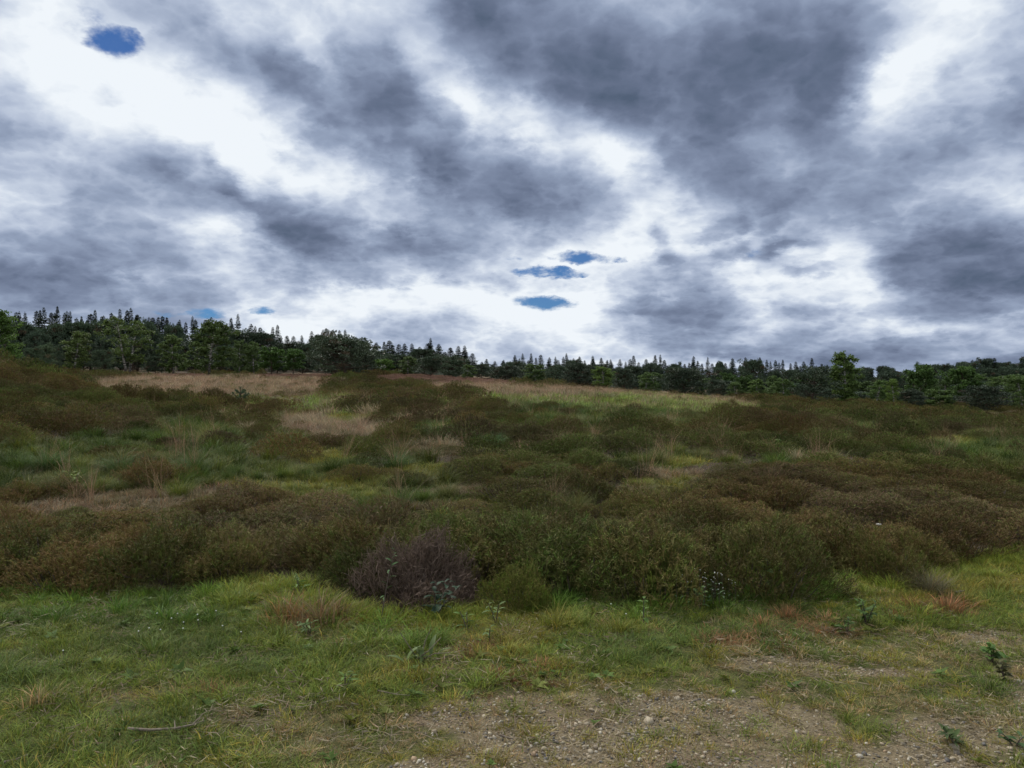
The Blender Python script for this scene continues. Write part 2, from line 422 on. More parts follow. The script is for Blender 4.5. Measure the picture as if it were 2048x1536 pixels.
def big_z(x, y):
    yy = np.clip(y, 0.5, 3500)
    u = np.clip(CU + F_PX * x / np.maximum(yy, 3.0), -500, 2500)
    fu = (u + 500) / 3000 * 240; fl = (np.log(yy) - _GL[0]) / (_GL[-1] - _GL[0]) * 259
    iu = np.clip(fu.astype(int), 0, 239); il = np.clip(fl.astype(int), 0, 258)
    a = fu - iu; b = fl - il
    return (_GZ[iu, il] * (1 - a) + _GZ[iu + 1, il] * a) * (1 - b) + (_GZ[iu, il + 1] * (1 - a) + _GZ[iu + 1, il + 1] * a) * b

def ground_z(x, y):
    x = np.asarray(x, float); y = np.asarray(y, float)
    z = big_z(x, y)
    far = sstep(6, 25, y)
    z = z + fbm(x * 0.9, y * 0.9, 3, 3) * 0.05 + fbm(x * 4, y * 4, 9, 2) * 0.016
    z = z + far * (fbm(x * 0.16, y * 0.16, 21, 3) * 0.35)
    return z

def to_px(x, y, z):
    yy = np.maximum(y, 0.3)
    return CU + F_PX * x / yy, CV - F_PX * (z - EYE) / yy

def at_px(u, v, ymax=200.0):
    """the ground point seen at a photo pixel (first hit along the ray)"""
    ys = np.exp(np.linspace(math.log(2.0), math.log(ymax), 1500))
    xs = (u - CU) / F_PX * ys; zs = EYE + (CV - v) / F_PX * ys
    g = ground_z(xs, ys)
    hit = np.nonzero(zs <= g)[0]
    i = hit[0] if len(hit) else len(ys) - 1
    return float(xs[i]), float(ys[i]), float(g[i])

def on_ground(u, y):
    x = (u - CU) / F_PX * y
    return x, y, float(ground_z(x, y))

# ---------------------------------------------------------------- what grows where (by look-up of ground positions)
FOOT_U = [-400, 0, 250, 450, 520, 620, 720, 850, 960, 1040, 1150, 1400, 1550, 1650, 1800, 1850, 1950, 2048, 2400]
FOOT_V = [1185, 1185, 1180, 1192, 1160, 1172, 1215, 1232, 1212, 1205, 1185, 1182, 1165, 1150, 1140, 1122, 1108, 1098, 1090]
ZONES = [  # u, v, half width, half height (ground, photo px), kind
 (60, 935, 150, 60, 'G'), (300, 915, 190, 55, 'G'), (430, 955, 150, 45, 'G'), (380, 880, 120, 30, 'G'), (150, 985, 120, 24, 'G'),
 (560, 885, 40, 20, 'G'), (690, 935, 80, 16, 'G'), (560, 950, 60, 24, 'G'), (880, 872, 70, 14, 'G'), (990, 892, 34, 10, 'G'), (830, 920, 60, 10, 'G'),
 (1260, 815, 240, 30, 'G'), (1130, 835, 130, 26, 'G'), (1040, 805, 90, 14, 'G'), (1150, 885, 70, 16, 'G'), (1400, 820, 120, 18, 'G'), (1340, 850, 120, 16, 'G'),
 (1720, 875, 60, 14, 'G'), (1950, 905, 130, 30, 'G'), (2010, 945, 110, 26, 'G'), (1280, 925, 60, 14, 'G'), (1560, 920, 40, 10, 'G'), (640, 800, 60, 12, 'G'), (620, 820, 50, 10, 'G'),
 (410, 780, 240, 26, 'T'), (520, 764, 170, 14, 'T'), (210, 745, 120, 8, 'T'), (645, 858, 90, 22, 'T'), (720, 872, 70, 16, 'T'), (1080, 786, 150, 10, 'T'), (1310, 781, 220, 5, 'T'), (1500, 795, 80, 5, 'T'),
 (230, 1015, 300, 26, 'T'), (60, 1030, 160, 20, 'T'), (1330, 955, 80, 16, 'T'), (880, 900, 70, 10, 'T'), (1060, 915, 80, 12, 'T'), (2010, 830, 80, 4, 'T'), (940, 775, 100, 8, 'T'), (820, 1000, 40, 10, 'T'), (470,1000,80,20,'T'),
 (890, 758, 150, 12, 'B'), (1030, 764, 110, 9, 'B'), (600, 752, 90, 6, 'B'), (340, 752, 90, 5, 'B'),
 (560, 802, 60, 12, 'M'), (700, 842, 70, 9, 'M'), (860, 1035, 70, 18, 'M'), (610, 990, 120, 22, 'M'), (700, 985, 70, 16, 'M'), (860, 945, 80, 10, 'M'), (1540, 835, 46, 6, 'M'), (1870, 888, 110, 10, 'M'), (320, 1060, 70, 14, 'M'), (640, 910, 60, 10, 'M'), (1010, 1000, 60, 12, 'M'), (1480, 880, 50, 8, 'M'),
]
def zone_of(x, y, z=None):
    """array of kind letters: H heather, G moor grass, T dry grass, B burnt-brown low heath, M moss, L short turf"""
    if z is None: z = ground_z(x, y)
    u, v = to_px(x, y, z)
    nu = fbm(x * 0.9 + 40, y * 0.9, 31, 3); nv = fbm(x * 0.9, y * 0.9 + 70, 32, 3)
    near = np.clip(9.0 / np.maximum(y, 3), 0.1, 1.4)
    kind = np.full(np.shape(u), 'H', dtype='<U1')
    n2u = fbm(x * 2.6, y * 2.6, 36, 2); uw = u + (nu * 130 + n2u * 60) * near; vw = v + (nv * 70 + n2u * 36) * near ** 1.2
    for (u0, v0, ru, rv, k) in ZONES:
        d = ((uw - u0) / ru) ** 2 + ((vw - v0) / rv) ** 2
        kind = np.where(d < 1.0, k, kind)
    g1 = fbm(x * .55, y * .55, 81, 3); g2 = fbm(x * .45 + 30, y * .45, 83, 3)
    centre = np.exp(-((u - 700) / 420.0) ** 2)
    gapk = (kind == 'H') & (y > 7.0) & (y < 60) & (g1 < -0.20 + 0.19 * centre)
    kind = np.where(gapk, np.where(g2 < -.06, 'M', np.where(g2 < .10, 'G', 'T')), kind)
    foot = np.interp(u, FOOT_U, FOOT_V)
    kind = np.where((v + nv * 46 > foot) | (y < 4.5), 'L', kind)
    return kind

GRAVEL = [(1180, 1475, 330, 85), (1500, 1445, 190, 50), (1330, 1415, 160, 30), (1960, 1460, 190, 80), (1830, 1528, 260, 46), (1570, 1330, 120, 18), (1990, 1275, 110, 26), (1700, 1500, 120, 30), (1400, 1540, 400, 40), (2150, 1420, 200, 140), (1120, 1560, 460, 50), (950, 1440, 130, 26), (1750,1345,140,10)]
BARE = GRAVEL + [(800, 1500, 280, 60), (1300, 1400, 340, 50), (1650, 1400, 330, 90), (1850, 1300, 260, 60), (250, 1395, 60, 20), (560, 1440, 140, 30)]
def _cover(x, y, z, ells, seed):
    u, v = to_px(x, y, z)
    n = fbm(x * 1.6, y * 1.6, seed, 4)
    best = np.full(np.shape(u), -9.0)
    for (u0, v0, ru, rv) in ells:
        d = 1 - np.sqrt(((u - u0) / ru) ** 2 + ((v - v0) / rv) ** 2)
        best = np.maximum(best, d)
    return sstep(-0.25, 0.35, best + n * 1.3)
def gravel_amt(x, y, z):
    frag = sstep(-.30, .02, fbm(x * 2.4 + 5, y * 2.4, 57, 4) + .02)          # turf creeping back over the gravel
    return _cover(x, y, z, GRAVEL, 51) * (y < 12) * (.25 + .75 * frag)
def bare_amt(x, y, z): return np.maximum(_cover(x, y, z, BARE, 61) * (y < 12), 0)

# ground sheet: polar grid, fine ahead of the camera, out to the horizon
th = np.concatenate([np.linspace(-180, -52, 26)[:-1], np.linspace(-52, 52, 417), np.linspace(52, 180, 26)[1:-1]])
th = np.radians(th)
r1 = 0.6 * 1.0165 ** np.arange(0, 330); r1 = r1[r1 < 130]
r2 = 130 * 1.06 ** np.arange(0, 60); r2 = r2[r2 < 3300]
rr = np.concatenate([r1, r2])
R, TH = np.meshgrid(rr, th, indexing='ij')
gx = R * np.sin(TH); gy = R * np.cos(TH); gz = ground_z(gx, gy)
V = np.stack([gx, gy, gz], -1).reshape(-1, 3)
nr, nt = R.shape
i, j = np.meshgrid(np.arange(nr - 1), np.arange(nt), indexing='ij')
j2 = (j + 1) % nt
Fq = np.stack([i * nt + j, i * nt + j2, (i + 1) * nt + j2, (i + 1) * nt + j], -1).reshape(-1, 4)
V = np.concatenate([V, [[0, 0, float(ground_z(0., 0.))]]]); c0 = len(V) - 1
jj = np.arange(nt)
Ft = np.stack([(jj + 1) % nt, jj, np.full(nt, c0)], -1)
zk = zone_of(V[:, 0], V[:, 1], V[:, 2])
gcol = np.zeros((len(V), 3))
gcol[:, 0] = gravel_amt(V[:, 0], V[:, 1], V[:, 2])                       # stones and soil
gcol[:, 1] = np.isin(zk, ['L', 'G', 'M']) * 1.0                          # green growth
gcol[:, 2] = np.isin(zk, ['T', 'B']) * 1.0                               # straw litter

def ground_material():
    m = bpy.data.materials.new('heath_ground'); m.use_nodes = True
    t = m.node_tree; t.nodes.clear(); k = NT(t)
    pos = k.n('ShaderNodeNewGeometry').outputs['Position']
    at = k.n('ShaderNodeAttribute', attribute_name='col'); sp = k.n('ShaderNodeSeparateColor'); t.links.new(at.outputs['Color'], sp.inputs[0])
    n1 = k.noise(pos, 1.3, 6, 0.62); n2 = k.noise(pos, 14.0, 6, 0.65); n3 = k.noise(pos, 70.0, 4, 0.6)
    peat = k.ramp(n2, [(0.3, (0.030, 0.024, 0.016)), (0.55, (0.062, 0.047, 0.030)), (0.75, (0.10, 0.075, 0.045))])
    green = k.ramp(k.m('MULTIPLY_ADD', n3, 0.5, k.m('MULTIPLY', n2, 0.5)), [(0.34, (0.050, 0.046, 0.020)), (0.5, (0.080, 0.085, 0.028)), (0.66, (0.13, 0.12, 0.05))])
    straw = k.ramp(n3, [(0.35, (0.10, 0.075, 0.045)), (0.65, (0.24, 0.18, 0.115))])
    soil = k.ramp(k.m('MULTIPLY_ADD', n3, 0.6, k.m('MULTIPLY', n2, 0.4)), [(0.36, (0.090, 0.070, 0.042)), (0.52, (0.170, 0.135, 0.082)), (0.68, (0.27, 0.22, 0.145))])
    c = k.mix(k.m('MULTIPLY', sp.outputs[1], k.rng(n1, 0.25, 0.6, 0.6, 1.0)), peat, green)
    c = k.mix(k.m('MULTIPLY', sp.outputs[2], 0.9), c, straw)
    c = k.mix(k.rng(k.m('MULTIPLY_ADD', n2, 0.5, sp.outputs[0]), 0.45, 0.9), c, soil)
    p = k.n('ShaderNodeBsdfPrincipled'); k.put(p.inputs['Base Color'], c); p.inputs['Roughness'].default_value = 0.95; p.inputs['Specular IOR Level'].default_value = 0.1
    b = k.n('ShaderNodeBump'); b.inputs['Strength'].default_value = 0.8; b.inputs['Distance'].default_value = 0.03
    t.links.new(k.m('MULTIPLY_ADD', n3, 0.35, n2), b.inputs['Height']); t.links.new(b.outputs[0], p.inputs['Normal'])
    o = k.n('ShaderNodeOutputMaterial'); t.links.new(p.outputs[0], o.inputs[0])
    return m
ground = link('ground', mesh_np('ground', V, [Fq, Ft], ground_material(), gcol, True))
tag(ground, 'sandy heathland ground rolling away under heather, grass and gravel', 'ground', kind='structure')

# ================================================================ geometry builders
def unit(a): return a / np.maximum(np.linalg.norm(a, axis=-1, keepdims=True), 1e-9)

def rhombi(P, D, N, L, W, bend=0.0):
    """leaf-shaped quads: start P, direction D, face normal ~N, length L, width W -> V, F"""
    D = unit(D); S = unit(np.cross(D, N)); n = len(P)
    L = np.broadcast_to(L, (n,))[:, None]; W = np.broadcast_to(W, (n,))[:, None]
    up = unit(np.cross(S, D))
    a = P; c = P + D * L; b = P + D * L * .45 + S * W * .5 + up * L * bend; d = P + D * L * .45 - S * W * .5 + up * L * bend
    V = np.stack([a, b, c, d], 1).reshape(-1, 3)
    F = np.arange(4 * n).reshape(n, 4)
    return V, F

def blades(base, az, L, lean, width, segs=3, twist=None):
    """curved grass blades -> V, F(list), t (0 root .. 1 tip)"""
    n = len(base)
    out = np.stack([np.cos(az), np.sin(az), np.zeros(n)], -1); side = np.stack([-np.sin(az), np.cos(az), np.zeros(n)], -1)
    if twist is not None: side = unit(side * np.cos(twist)[:, None] + out * np.sin(twist)[:, None])
    rows = []; ts = []
    for k in range(segs):
        t = k / segs
        p = base + out * (lean * L * t ** 1.7)[:, None]
        p = p + np.array([0, 0, 1.]) * (L * (t - 0.42 * np.clip(lean, 0, 1.3) * t * t))[:, None]
        wv = side * (width * (1 - 0.75 * t) * 0.5)[:, None]
        rows += [p - wv, p + wv]; ts += [t, t]
    tip = base + out * (lean * L)[:, None] + np.array([0, 0, 1.]) * (L * (1 - 0.42 * np.clip(lean, 0, 1.3)))[:, None]
    rows.append(tip); ts.append(1.0)
    m = len(rows)
    V = np.stack(rows, 1).reshape(-1, 3); t = np.tile(np.array(ts), n)
    b0 = (np.arange(n) * m)[:, None]
    F4 = np.concatenate([b0 + np.array([2 * k, 2 * k + 1, 2 * k + 3, 2 * k + 2]) for k in range(segs - 1)]) if segs > 1 else np.zeros((0, 4), int)
    F3 = b0 + np.array([2 * segs - 2, 2 * segs - 1, 2 * segs])
    return V, [F4, F3], t

def tube(path, rad, sides=6, cap=True):
    path = np.asarray(path, float); n = len(path)
    d = unit(np.gradient(path, axis=0))
    ref = np.array([0.3, 0.2, 1.0]) if abs(d[0][2]) < 0.8 else np.array([1.0, 0.2, 0.1])
    s = unit(np.cross(d, ref)); t = unit(np.cross(d, s))
    a = np.linspace(0, 2 * np.pi, sides, endpoint=False)
    rad = np.broadcast_to(rad, (n,))
    V = (path[:, None] + rad[:, None, None] * (np.cos(a)[None, :, None] * s[:, None] + np.sin(a)[None, :, None] * t[:, None])).reshape(-1, 3)
    i, j = np.meshgrid(np.arange(n - 1), np.arange(sides), indexing='ij'); j2 = (j + 1) % sides
    F = np.stack([i * sides + j, i * sides + j2, (i + 1) * sides + j2, (i + 1) * sides + j], -1).reshape(-1, 4)
    return V, F

class Acc:
    """collects pieces of one mesh"""
    def __init__(s): s.V = []; s.F = {}; s.C = []; s.n = 0
    def add(s, V, Fs, C=None):
        if not isinstance(Fs, list): Fs = [Fs]
        for f in Fs:
            if len(f): s.F.setdefault(f.shape[1], []).append(np.asarray(f) + s.n)
        s.V.append(V); s.C.append(np.broadcast_to(np.array((1, 1, 1.)) if C is None else C, (len(V), 3))); s.n += len(V)
    def mesh(s, name, mat, smooth=False):
        return mesh_np(name, np.concatenate(s.V), [np.concatenate(x) for x in s.F.values()], mat, np.concatenate(s.C), smooth)

def lerp(a, b, t): return np.asarray(a) * (1 - t) + np.asarray(b) * t

# ---------------------------------------------------------------- heather
def heather_mesh(name, n, R, H, sprig, wid, leaflets, seed, woody=0.0, dome=False):
    """a dome of upright sprigs: olive below, last year's rust-brown flower heads at the tips"""
    r = np.random.default_rng(seed)
    lob = r.uniform(0, 2 * np.pi, 3)
    rad = np.sqrt(r.uniform(0, 1, n)) * R; a = r.uniform(0, 2 * np.pi, n)
    edge = 1 + 0.20 * np.sin(3 * a + lob[0]) + 0.14 * np.sin(5 * a + lob[1])
    rho = rad / R
    x = rad * np.cos(a) * edge; y = rad * np.sin(a) * edge
    hummock = 1 + 0.22 * np.sin(x / R * 3.1 + lob[2]) * np.cos(y / R * 2.7 + lob[0]) + 0.85 * (vnoise(x / R * 2.6 + seed, y / R * 2.6, seed) - 0.5)
    ztop = H * np.clip(1 - 0.90 * rho ** 3.2, 0.05, 1) ** 0.6 * hummock * r.uniform(.84, 1.14, n)
    if dome: ztop = H * np.sqrt(np.clip(1 - 0.96 * rho ** 2.2, 0.02, 1)) * (1 + .35 * (vnoise(x / R * 2.6 + seed, y / R * 2.6, seed) - .5)) * r.uniform(.93, 1.05, n)
    z = ztop * (1 - r.uniform(0, 1, n) ** 2.2 * 0.75)
    tip = np.stack([x, y, z], -1)
    D = unit(np.stack([x / R * 0.5, y / R * 0.5, np.full(n, 1.0)], -1) + r.normal(0, 0.28, (n, 3)))
    if dome: D = unit(np.stack([x / R * 0.9, y / R * 0.9, np.full(n, .8)], -1) + r.normal(0, 0.4, (n, 3)))
    L = sprig * (r.uniform(0.7, 1.2, n) if dome else r.uniform(0.6, 1.7, n))
    P = tip - D * L[:, None]
    kind = r.uniform(0, 1, n)
    low = np.where((kind < 0.30)[:, None], (0.075, 0.092, 0.026), (0.082, 0.074, 0.028))
    low = np.where((kind > 0.93)[:, None], (0.085, 0.075, 0.06), low)
    top = np.where((kind < 0.22)[:, None], (0.145, 0.165, 0.046), (0.160, 0.122, 0.056))
    top = np.where((kind > 0.80)[:, None], (0.190, 0.120, 0.072), top)
    top = lerp(top, (0.175, 0.130, 0.112), woody); low = lerp(low, (0.085, 0.066, 0.056), woody)
    acc = Acc()
    for q in range(2):
        N = unit(r.normal(0, 1, (n, 3)))
        V, F = rhombi(P, D, N, L, wid * r.uniform(0.7, 1.3, n))
        C = np.stack([low, lerp(low, top, 0.5), top, lerp(low, top, 0.5)], 1).reshape(-1, 3)
        acc.add(V, F, C)
    for q in range(leaflets):
        t = 0.25 + 0.7 * (q + 0.5) / leaflets
        B = P + D * (L * t)[:, None]
        dd = unit(D * 0.9 + r.normal(0, 0.65, (n, 3)))
        V, F = rhombi(B, dd, unit(r.normal(0, 1, (n, 3))), L * 0.42 * (1.1 - t * .5), wid * 0.8)
        c = lerp(low, top, min(1, t * 1.05)); C = np.repeat(c, 4, 0)
        acc.add(V, F, C)
    return acc.mesh(name, M_HEATH)

def heather_stems(name, n, R, H, seed):
    r = np.random.default_rng(seed + 500); acc = Acc()
    for k in range(n):
        a = r.uniform(0, 2 * np.pi); q = R * math.sqrt(r.uniform(0.02, .8)); top = np.array([math.cos(a) * q, math.sin(a) * q, H * r.uniform(.5, .8) * (1 - .4 * (q / R) ** 2)])
        b = np.array([math.cos(a) * q * .25, math.sin(a) * q * .25, -0.02]); mid = (b + top) / 2 + np.array([math.cos(a) * q * .22, math.sin(a) * q * .22, -H * .06]) + r.normal(0, .012, 3)
        V, F = tube([b, mid, top], [0.009, 0.006, 0.003], 4); acc.add(V, F)
    return acc.mesh(name, M_TWIG)

HN = [heather_mesh('heather_near_%d' % k, 2600, 0.50, 0.56, 0.095, 0.0066, 5, 100 + k) for k in range(6)]
HND = [heather_mesh('heather_dome_%d' % k, 2600, 0.47, 0.46, 0.060, 0.0062, 5, 150 + k, dome=True) for k in range(6)]
HNS = [heather_stems('heather_stems_%d' % k, 34, 0.50, 0.56, 100 + k) for k in range(6)]
HM = [heather_mesh('heather_mid_%d' % k, 1500, 0.52, 0.42, 0.058, 0.0095, 3, 200 + k, dome=True) for k in range(6)]
HF = [heather_mesh('heather_far_%d' % k, 560, 0.70, 0.42, 0.075, 0.021, 1, 300 + k, dome=True) for k in range(5)]
HDEAD = heather_mesh('heather_dead', 2100, 0.55, 0.56, 0.20, 0.0075, 4, 77, woody=1.0)
HDEADS = heather_stems('heather_dead_stems', 40, 0.55, 0.60, 77)
HLOW = [heather_mesh('heath_low_%d' % k, 260, 0.6, 0.15, 0.11, 0.020, 2, 350 + k, woody=0.75) for k in range(4)]

# ---------------------------------------------------------------- grasses (grey-scale; each clump carries its own tint)
def tussock_mesh(name, n, R, Lm, wid, lean, seed, segs=4, dead=0.14):
    r = np.random.default_rng(seed)
    a = r.uniform(0, 2 * np.pi, n); q = np.abs(r.normal(0, R * .5, n))
    b = np.stack([np.cos(a) * q, np.sin(a) * q, np.full(n, -0.01)], -1)
    az_ = a + r.normal(0, .6, n)
    V, F, t = blades(b, az_, Lm * r.uniform(.5, 1.2, n), np.abs(r.normal(lean, .3, n)), wid * r.uniform(.6, 1.3, n), segs, r.uniform(-1, 1, n))
    m = len(t) // n
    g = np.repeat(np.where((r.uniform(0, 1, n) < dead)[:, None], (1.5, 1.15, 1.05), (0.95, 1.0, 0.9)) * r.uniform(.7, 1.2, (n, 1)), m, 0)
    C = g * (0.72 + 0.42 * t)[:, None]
    acc = Acc(); acc.add(V, F, C)
    return acc.mesh(name, M_GRASS)

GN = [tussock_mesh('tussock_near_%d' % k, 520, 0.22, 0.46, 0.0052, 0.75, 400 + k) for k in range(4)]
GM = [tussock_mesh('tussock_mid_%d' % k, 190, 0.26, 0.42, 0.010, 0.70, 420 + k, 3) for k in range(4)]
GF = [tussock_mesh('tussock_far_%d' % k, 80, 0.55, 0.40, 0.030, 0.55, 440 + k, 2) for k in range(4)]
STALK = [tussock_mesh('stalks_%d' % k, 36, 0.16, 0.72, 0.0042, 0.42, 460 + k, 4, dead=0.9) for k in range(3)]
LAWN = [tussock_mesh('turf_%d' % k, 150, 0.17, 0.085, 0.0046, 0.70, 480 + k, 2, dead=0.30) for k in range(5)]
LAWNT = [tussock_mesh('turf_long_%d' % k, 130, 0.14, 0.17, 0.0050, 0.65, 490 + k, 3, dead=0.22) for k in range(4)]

def rosette_mesh(name, n, L, W, seed, rise=0.35):
    r = np.random.default_rng(seed); acc = Acc()
    a = np.linspace(0, 2 * np.pi, n, endpoint=False) + r.normal(0, .25, n)
    D = np.stack([np.cos(a), np.sin(a), r.uniform(.1, rise * 2, n)], -1)
    V, F = rhombi(np.zeros((n, 3)), D, np.tile([0, 0, 1.], (n, 1)), L * r.uniform(.6, 1.2, n), W, 0.12)
    acc.add(V, F, np.repeat(r.uniform(.8, 1.15, (n, 1)) * np.ones(3), 4, 0))
    return acc.mesh(name, M_LEAF)
ROSE = [rosette_mesh('rosette_%d' % k, 7 + k, 0.055, 0.024, 520 + k) for k in range(4)]

def pebble_mesh(name, seed):
    r = np.random.default_rng(seed)
    import bmesh
    bm = bmesh.new(); bmesh.ops.create_icosphere(bm, subdivisions=1, radius=1.0)
    s = np.array([1.0, r.uniform(.6, .9), r.uniform(.40, .62)])
    for v in bm.verts:
        k = 1 + r.uniform(-.16, .16)
        v.co = (v.co.x * s[0] * k, v.co.y * s[1] * k, v.co.z * s[2] * k)
    me = bpy.data.meshes.new(name); bm.to_mesh(me); bm.free(); me.materials.append(M_STONE)
    me.polygons.foreach_set('use_smooth', np.ones(len(me.polygons), bool))
    return me
PEB = [pebble_mesh('pebble_%d' % k, 540 + k) for k in range(6)]

def litter_mesh(name, seed):
    r = np.random.default_rng(seed); n = 60
    b = np.stack([r.uniform(-.14, .14, n), r.uniform(-.14, .14, n), r.uniform(.004, .03, n)], -1)
    a = r.uniform(0, 2 * np.pi, n)
    D = np.stack([np.cos(a), np.sin(a), r.normal(0, .12, n)], -1)
    V, F = rhombi(b, D, np.tile([0, 0, 1.], (n, 1)) + r.normal(0, .4, (n, 3)), r.uniform(.03, .09, n), 0.0045)
    acc = Acc(); acc.add(V, F, np.repeat(r.uniform(.6, 1.3, (n, 1)) * np.ones(3), 4, 0))
    return acc.mesh(name, M_GRASS)
LIT = [litter_mesh('litter_%d' % k, 560 + k) for k in range(3)]

# ================================================================ scatter by geometry nodes (uncountable cover only)
def scatter(name, label, cat, P, rot, scl, idx, tint, protos):
    """one 'stuff' object whose points carry instances of the proto meshes"""
    lib = bpy.data.collections.new(name + '_library')
    for k, me in enumerate(protos):
        lib.objects.link(bpy.data.objects.new('%s_source_%02d' % (name, k), me))
    me = bpy.data.meshes.new(name)
    n = len(P)
    me.vertices.add(n); me.vertices.foreach_set('co', np.asarray(P, np.float32).ravel())
    def attr(nm, typ, key, arr):
        a = me.attributes.new(nm, typ, 'POINT'); a.data.foreach_set(key, np.ascontiguousarray(arr).ravel())
    attr('rot', 'FLOAT_VECTOR', 'vector', np.asarray(rot, np.float32))
    attr('scl', 'FLOAT_VECTOR', 'vector', np.asarray(scl, np.float32))
    attr('pick', 'INT', 'value', np.asarray(idx, np.int32))
    attr('tint', 'FLOAT_COLOR', 'color', np.concatenate([np.asarray(tint, np.float32), np.ones((n, 1), np.float32)], 1))
    me.update()
    o = link(name, me)
    g = bpy.data.node_groups.new(name + '_scatter', 'GeometryNodeTree')
    g.interface.new_socket('Geometry', in_out='INPUT', socket_type='NodeSocketGeometry')
    g.interface.new_socket('Geometry', in_out='OUTPUT', socket_type='NodeSocketGeometry')
    gi = g.nodes.new('NodeGroupInput'); go = g.nodes.new('NodeGroupOutput')
    ci = g.nodes.new('GeometryNodeCollectionInfo'); ci.inputs['Collection'].default_value = lib
    ci.inputs['Separate Children'].default_value = True; ci.inputs['Reset Children'].default_value = True
    ip = g.nodes.new('GeometryNodeInstanceOnPoints'); ip.inputs['Pick Instance'].default_value = True
    def named(nm, typ):
        q = g.nodes.new('GeometryNodeInputNamedAttribute'); q.data_type = typ; q.inputs['Name'].default_value = nm
        return q.outputs['Attribute']
    g.links.new(gi.outputs[0], ip.inputs['Points']); g.links.new(ci.outputs[0], ip.inputs['Instance'])
    g.links.new(named('pick', 'INT'), ip.inputs['Instance Index'])
    g.links.new(named('rot', 'FLOAT_VECTOR'), ip.inputs['Rotation'])
    g.links.new(named('scl', 'FLOAT_VECTOR'), ip.inputs['Scale'])
    g.links.new(ip.outputs[0], go.inputs[0])
    md = o.modifiers.new('scatter', 'NODES'); md.node_group = g
    return tag(o, label, cat, kind='stuff')

def wedge(y0, y1, s, k=0.74, margin=2.5):
    """jittered grid of ground points in the field of view (with a margin for other viewpoints)"""
    ys = np.arange(y0, y1, s); out = []
    for y in ys:
        h = k * y + margin; xs = np.arange(-h, h, s)
        out.append(np.stack([xs + rg.uniform(-.5, .5, len(xs)) * s, y + rg.uniform(-.5, .5, len(xs)) * s], -1))
    q = np.concatenate(out)
    return q[:, 0], q[:, 1]

def rotz(n, tilt=0.08):
    return np.stack([rg.normal(0, tilt, n), rg.normal(0, tilt, n), rg.uniform(0, 6.283, n)], -1)

def heath_tint(x, y, n):
    """slow drift of colour across the heath: rusty, olive and greyish stands"""
    q = fbm(x * 0.22, y * 0.22, 71, 3) * 2.2 + rg.normal(0, .28, n)
    rust = np.array((1.14, 0.97, 0.80)); olive = np.array((0.84, 1.12, 0.72)); grey = np.array((1.0, 0.93, 1.05))
    t = np.clip(q + .48, 0, 1)[:, None]
    c = olive * (1 - t) + rust * t
    g = np.clip(fbm(x * .5, y * .5, 75, 2) * 2.5 + rg.normal(0, .2, n), 0, .8)[:, None]
    c = c * (1 - g) + grey * g
    return c * rg.uniform(.62, 1.32, (n, 1)) * np.interp(y, [6, 9, 14, 40], [1.0, .98, .92, .98])[:, None]

# ---------------------------------------------------------------- heather carpet
hx, hy, hl = [], [], []
for (y0, y1, s, lod) in ((4.6, 11, .44, 0), (11, 27, .72, 1), (27, 60, 1.0, 2), (60, 140, 1.25, 2)):
    x, y = wedge(y0, y1, s); hx.append(x); hy.append(y); hl.append(np.full(len(x), lod))
hx = np.concatenate(hx); hy = np.concatenate(hy); hl = np.concatenate(hl)
hz = ground_z(hx, hy); hk = zone_of(hx, hy, hz)
prob = np.where(hk == 'H', 1.0, np.where(hk == 'B', .0, np.where(hk == 'M', .10, np.where(hk == 'G', np.clip(.20 + 1.8 * fbm(hx * .5, hy * .5, 87, 3), .02, .8) * np.where(hy > 26, .3, 1), np.where(hk == 'T', .13, 0.0)))))
gap = fbm(hx * .55, hy * .55, 81, 3)
prob = prob * np.where((hk == 'H') & (hy > 7.2), np.clip(.98 + gap * 3.2, .08, 1), 1)
keep = rg.uniform(0, 1, len(hx)) < prob
hx, hy, hz, hl, hk = hx[keep], hy[keep], hz[keep], hl[keep], hk[keep]
hs = np.where(hl == 0, rg.uniform(.66, 1.18, len(hx)), np.where(hl == 1, rg.uniform(.7, 1.25, len(hx)), rg.uniform(.8, 1.35, len(hx))))
hs = np.where(hy > 60, hs * 1.35, hs) * np.where(hk == 'H', 1, .7)
hh = hs * np.where(hl == 0, np.interp(hy, [5, 6.2, 7.4, 9, 11], [.64, .66, .52, .52, .60]), np.interp(hy, [11, 20, 60, 140], [.74, .95, 1.05, .95])) * rg.uniform(.85, 1.15, len(hx)) * np.where(hl > 0, rg.uniform(.62, 1.5, len(hx)), 1)
htint = heath_tint(hx, hy, len(hx))
hu, hv = to_px(hx, hy, hz)

# landmark shrubs that stand in the bank's front edge
DEAD_P = on_ground(846, 5.55); YOUNG_P = on_ground(1036, 5.35)
clear_ = np.hypot(hx - DEAD_P[0], hy - DEAD_P[1]) > 0.50
clear_ &= np.hypot(hx - YOUNG_P[0], hy - YOUNG_P[1]) > 0.42
clear_ &= ~((hy < YOUNG_P[1] + .15) & (np.abs(hx - YOUNG_P[0]) < .5)) & ~((hy < DEAD_P[1] - .1) & (np.abs(hx - DEAD_P[0]) < .7))
hx, hy, hz, hl, hk, hs, hh, hu, hv = [a[clear_] for a in (hx, hy, hz, hl, hk, hs, hh, hu, hv)]
htint = htint[clear_]

def shrub_label(u, y):
    row = ('at the front foot of the bank' if y < 6.7 else 'on the crest of the front bank' if y < 8.6 else 'just behind the front bank')
    col = ('at far left' if u < 330 else 'left of the dead shrub' if u < 760 else 'behind the dead shrub' if u < 1000 else
           'right of the green shrub' if u < 1500 else 'at far right')
    return 'brown-tipped heather ' + row + ', ' + col, 'heather ' + row + ', ' + col

